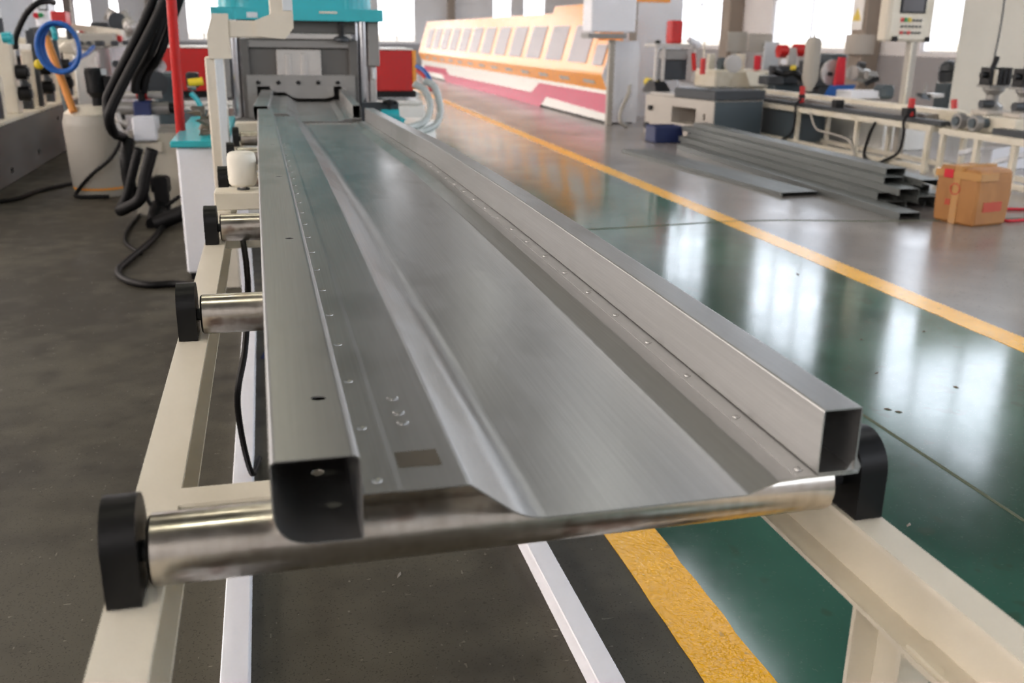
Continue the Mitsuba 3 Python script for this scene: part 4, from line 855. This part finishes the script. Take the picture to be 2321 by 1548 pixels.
part(pu, 'cable', tube([(DX + .19, DY - .09, pz + .15), (DX + .27, DY - .20, pz + .02), (DX + .28, DY - .26, .60), (DX + .17, DY - .30, .38), (DX - .02, DY - .30, .22), (DX - .17, DY - .24, .06), (DX - .15, DY - .27, .02), (DX + .1, DY - .30, .02)], .018, 8), 'rubber', True)
rb_ = thing('red_bin', 'red box standing on the old roll forming machine', 'box', mesh=fb((-2.286, 1.649), (-2.130, 1.497), 12.2, .3, .01), m='red', smooth=False)
thing('bin_stand', 'dark stand that carries the red box', 'stand', None, cat([fb((-2.310, 1.494), (-2.148, 1.459), 12.2, .35, .004), bx(-2.55, -2.50, 12.30, 12.36, .60, 1.456 + .01, 0)]), 'darksteel', False)
ec = thing('electric_cabinet', 'white electric cabinet with signal lights behind the arched cable', 'cabinet')
part(ec, 'case', fb((-2.850, 2.135), (-2.686, 1.479), 14.2, .5, .015), 'white', False)
part(ec, 'door_frame', fb((-2.792, 2.083), (-2.679, 1.687), 14.18, .03, .005), 'darksteel', False)
part(ec, 'door_pane', fb((-2.776, 2.061), (-2.690, 1.703), 14.17, .03, .004), 'beige_light', False)
part(ec, 'red_light', cy((-2.829, 14.160, 1.624), (-2.847, 14.250, 1.625), .035, 14), 'red_fabric')
part(ec, 'green_light', cy((-2.770, 14.160, 1.630), (-2.788, 14.250, 1.632), .03, 14), 'green_button')
part(ec, 'pedestal', fb((-2.915, 1.476), (-2.718, 1.352), 14.25, .4, .01), 'darksteel', False)
cbm = thing('chute', 'pale inclined chute above the white cabinets', 'chute')
p0, p1 = (-2.196, 12.600, 1.488), (-1.597, 12.400, 1.423)
part(cbm, 'tray', hull(np.vstack([np.array(p0) + o for o in ((0, 0, -.035), (0, .35, -.035), (0, 0, .035), (0, .35, .035))] + [np.array(p1) + o for o in ((0, 0, -.04), (0, .35, -.04), (0, 0, .04), (0, .35, .04))])), 'beige', False)
for t_ in (.25, .55, .95):
    q = np.array(p0) * (1 - t_) + np.array(p1) * t_
    part(cbm, 'lug', bx(q[0] - .02, q[0] + .04, q[1] - .01, q[1] + .1, q[2] - .10, q[2] - .03, .004), 'red', False)
    part(cbm, 'stand', bx(q[0] - .02, q[0] + .02, q[1] + .1, q[1] + .14, q[2] - .12, q[2] - .03, .003), 'machined', False)
wk = thing('machine_housing', 'wide white machine housing behind the plastic drum', 'machine')
part(wk, 'front', fb((-2.073, 1.262), (-1.803, 0.176), 12.0, 1.0, .015), 'panel_white', False)
part(wk, 'upper', fb((-2.060, 1.422), (-1.636, 1.263), 12.2, .8, .02), 'plastic_grey', False)
part(wk, 'side', fb((-1.693, 1.274), (-1.498, 0.161), 12.1, .9, .015), 'white', False)
part(wk, 'ledge', fb((-1.998, 1.282), (-1.725, 1.256), 11.9, .2, .005), 'machined', False)
part(wk, 'grip', fb((-1.826, 1.340), (-1.722, 1.285), 11.95, .1, .01), 'darksteel', False)
part(wk, 'grip', fb((-1.657, 1.342), (-1.579, 1.286), 12.0, .1, .01), 'darksteel', False)
part(wk, 'grip', fb((-1.536, 1.343), (-1.466, 1.297), 12.0, .1, .01), 'darksteel', False)
part(wk, 'knob', cy((-1.624, 12.000, 1.089), (-1.640, 12.120, 1.085), .04, 14), 'darksteel')
for a in (182, 200):
    p_ = (-1.999, 12.140, 1.308) if a == 182 else (-1.915, 12.140, 1.309)
    part(wk, 'screw', cy((p_[0], 12.14, p_[2]), (p_[0], 12.22, p_[2]), .025, 10), 'darksteel')
sb = thing('sorting_machine', 'grey machine with pipes behind the inclined chute', 'machine')
part(sb, 'hopper', fb((-2.347, 1.560), (-2.105, 1.481), 15.2, .6, .02), 'darksteel', False)
part(sb, 'body', fb((-2.389, 1.477), (-1.968, -0.179), 15.3, .8, .03), 'plastic_grey', False)
part(sb, 'pipe', tube([(-2.104, 15.100, 1.681), (-2.038, 15.100, 1.647), (-1.971, 15.000, 1.600), (-1.936, 15.000, 1.494)], .09, 12), 'machined_light', True)
part(sb, 'pipe', tube([(-1.886, 15.000, 1.695), (-1.832, 15.000, 1.596), (-1.794, 14.900, 1.508), (-1.760, 14.900, 1.390)], .08, 12), 'plastic_grey', True)
part(sb, 'fan', cy((-1.937, 14.900, 1.576), (-1.966, 15.100, 1.554), .12, 18), 'darksteel')
part(sb, 'lamp_dome', trimesh.creation.icosphere(2, .10).apply_translation((-1.743, 14.700, 1.496)), 'machined_light', True)
dk = thing('dark_rack', 'dark steel rack with slanted braces at the far left', 'rack')
for i, (a, b) in enumerate((((-5.6, 14.5, 0), (-5.6, 14.5, 3.4)), ((-4.9, 14.5, 0), (-4.9, 14.5, 3.4)), ((-6.3, 14.5, 0), (-6.3, 14.5, 3.4)))):
    part(dk, 'post', cy(a, b, .05, 10), 'darksteel')
for z in (.7, 1.5, 2.1, 2.7):
    part(dk, 'shelf', bx(-6.35, -4.85, 14.4, 15.1, z, z + .05, .005), 'darksteel', False)
part(dk, 'brace', cy((-5.6, 14.45, .8), (-4.9, 14.45, 3.2), .04, 8), 'darksteel')
part(dk, 'brace', cy((-6.3, 14.45, .8), (-5.6, 14.45, 3.2), .04, 8), 'darksteel')
part(dk, 'back_sheet', bx(-6.4, -4.8, 15.1, 15.13, .3, 3.4, .004), 'rubber', False)
rd = thing('red_machine', 'bright red machine part glimpsed between the hydraulic hoses', 'machine', mesh=fb((-1.485, 1.531), (-1.540, 0.010), 13.5, .4, .02), m='red', smooth=False)
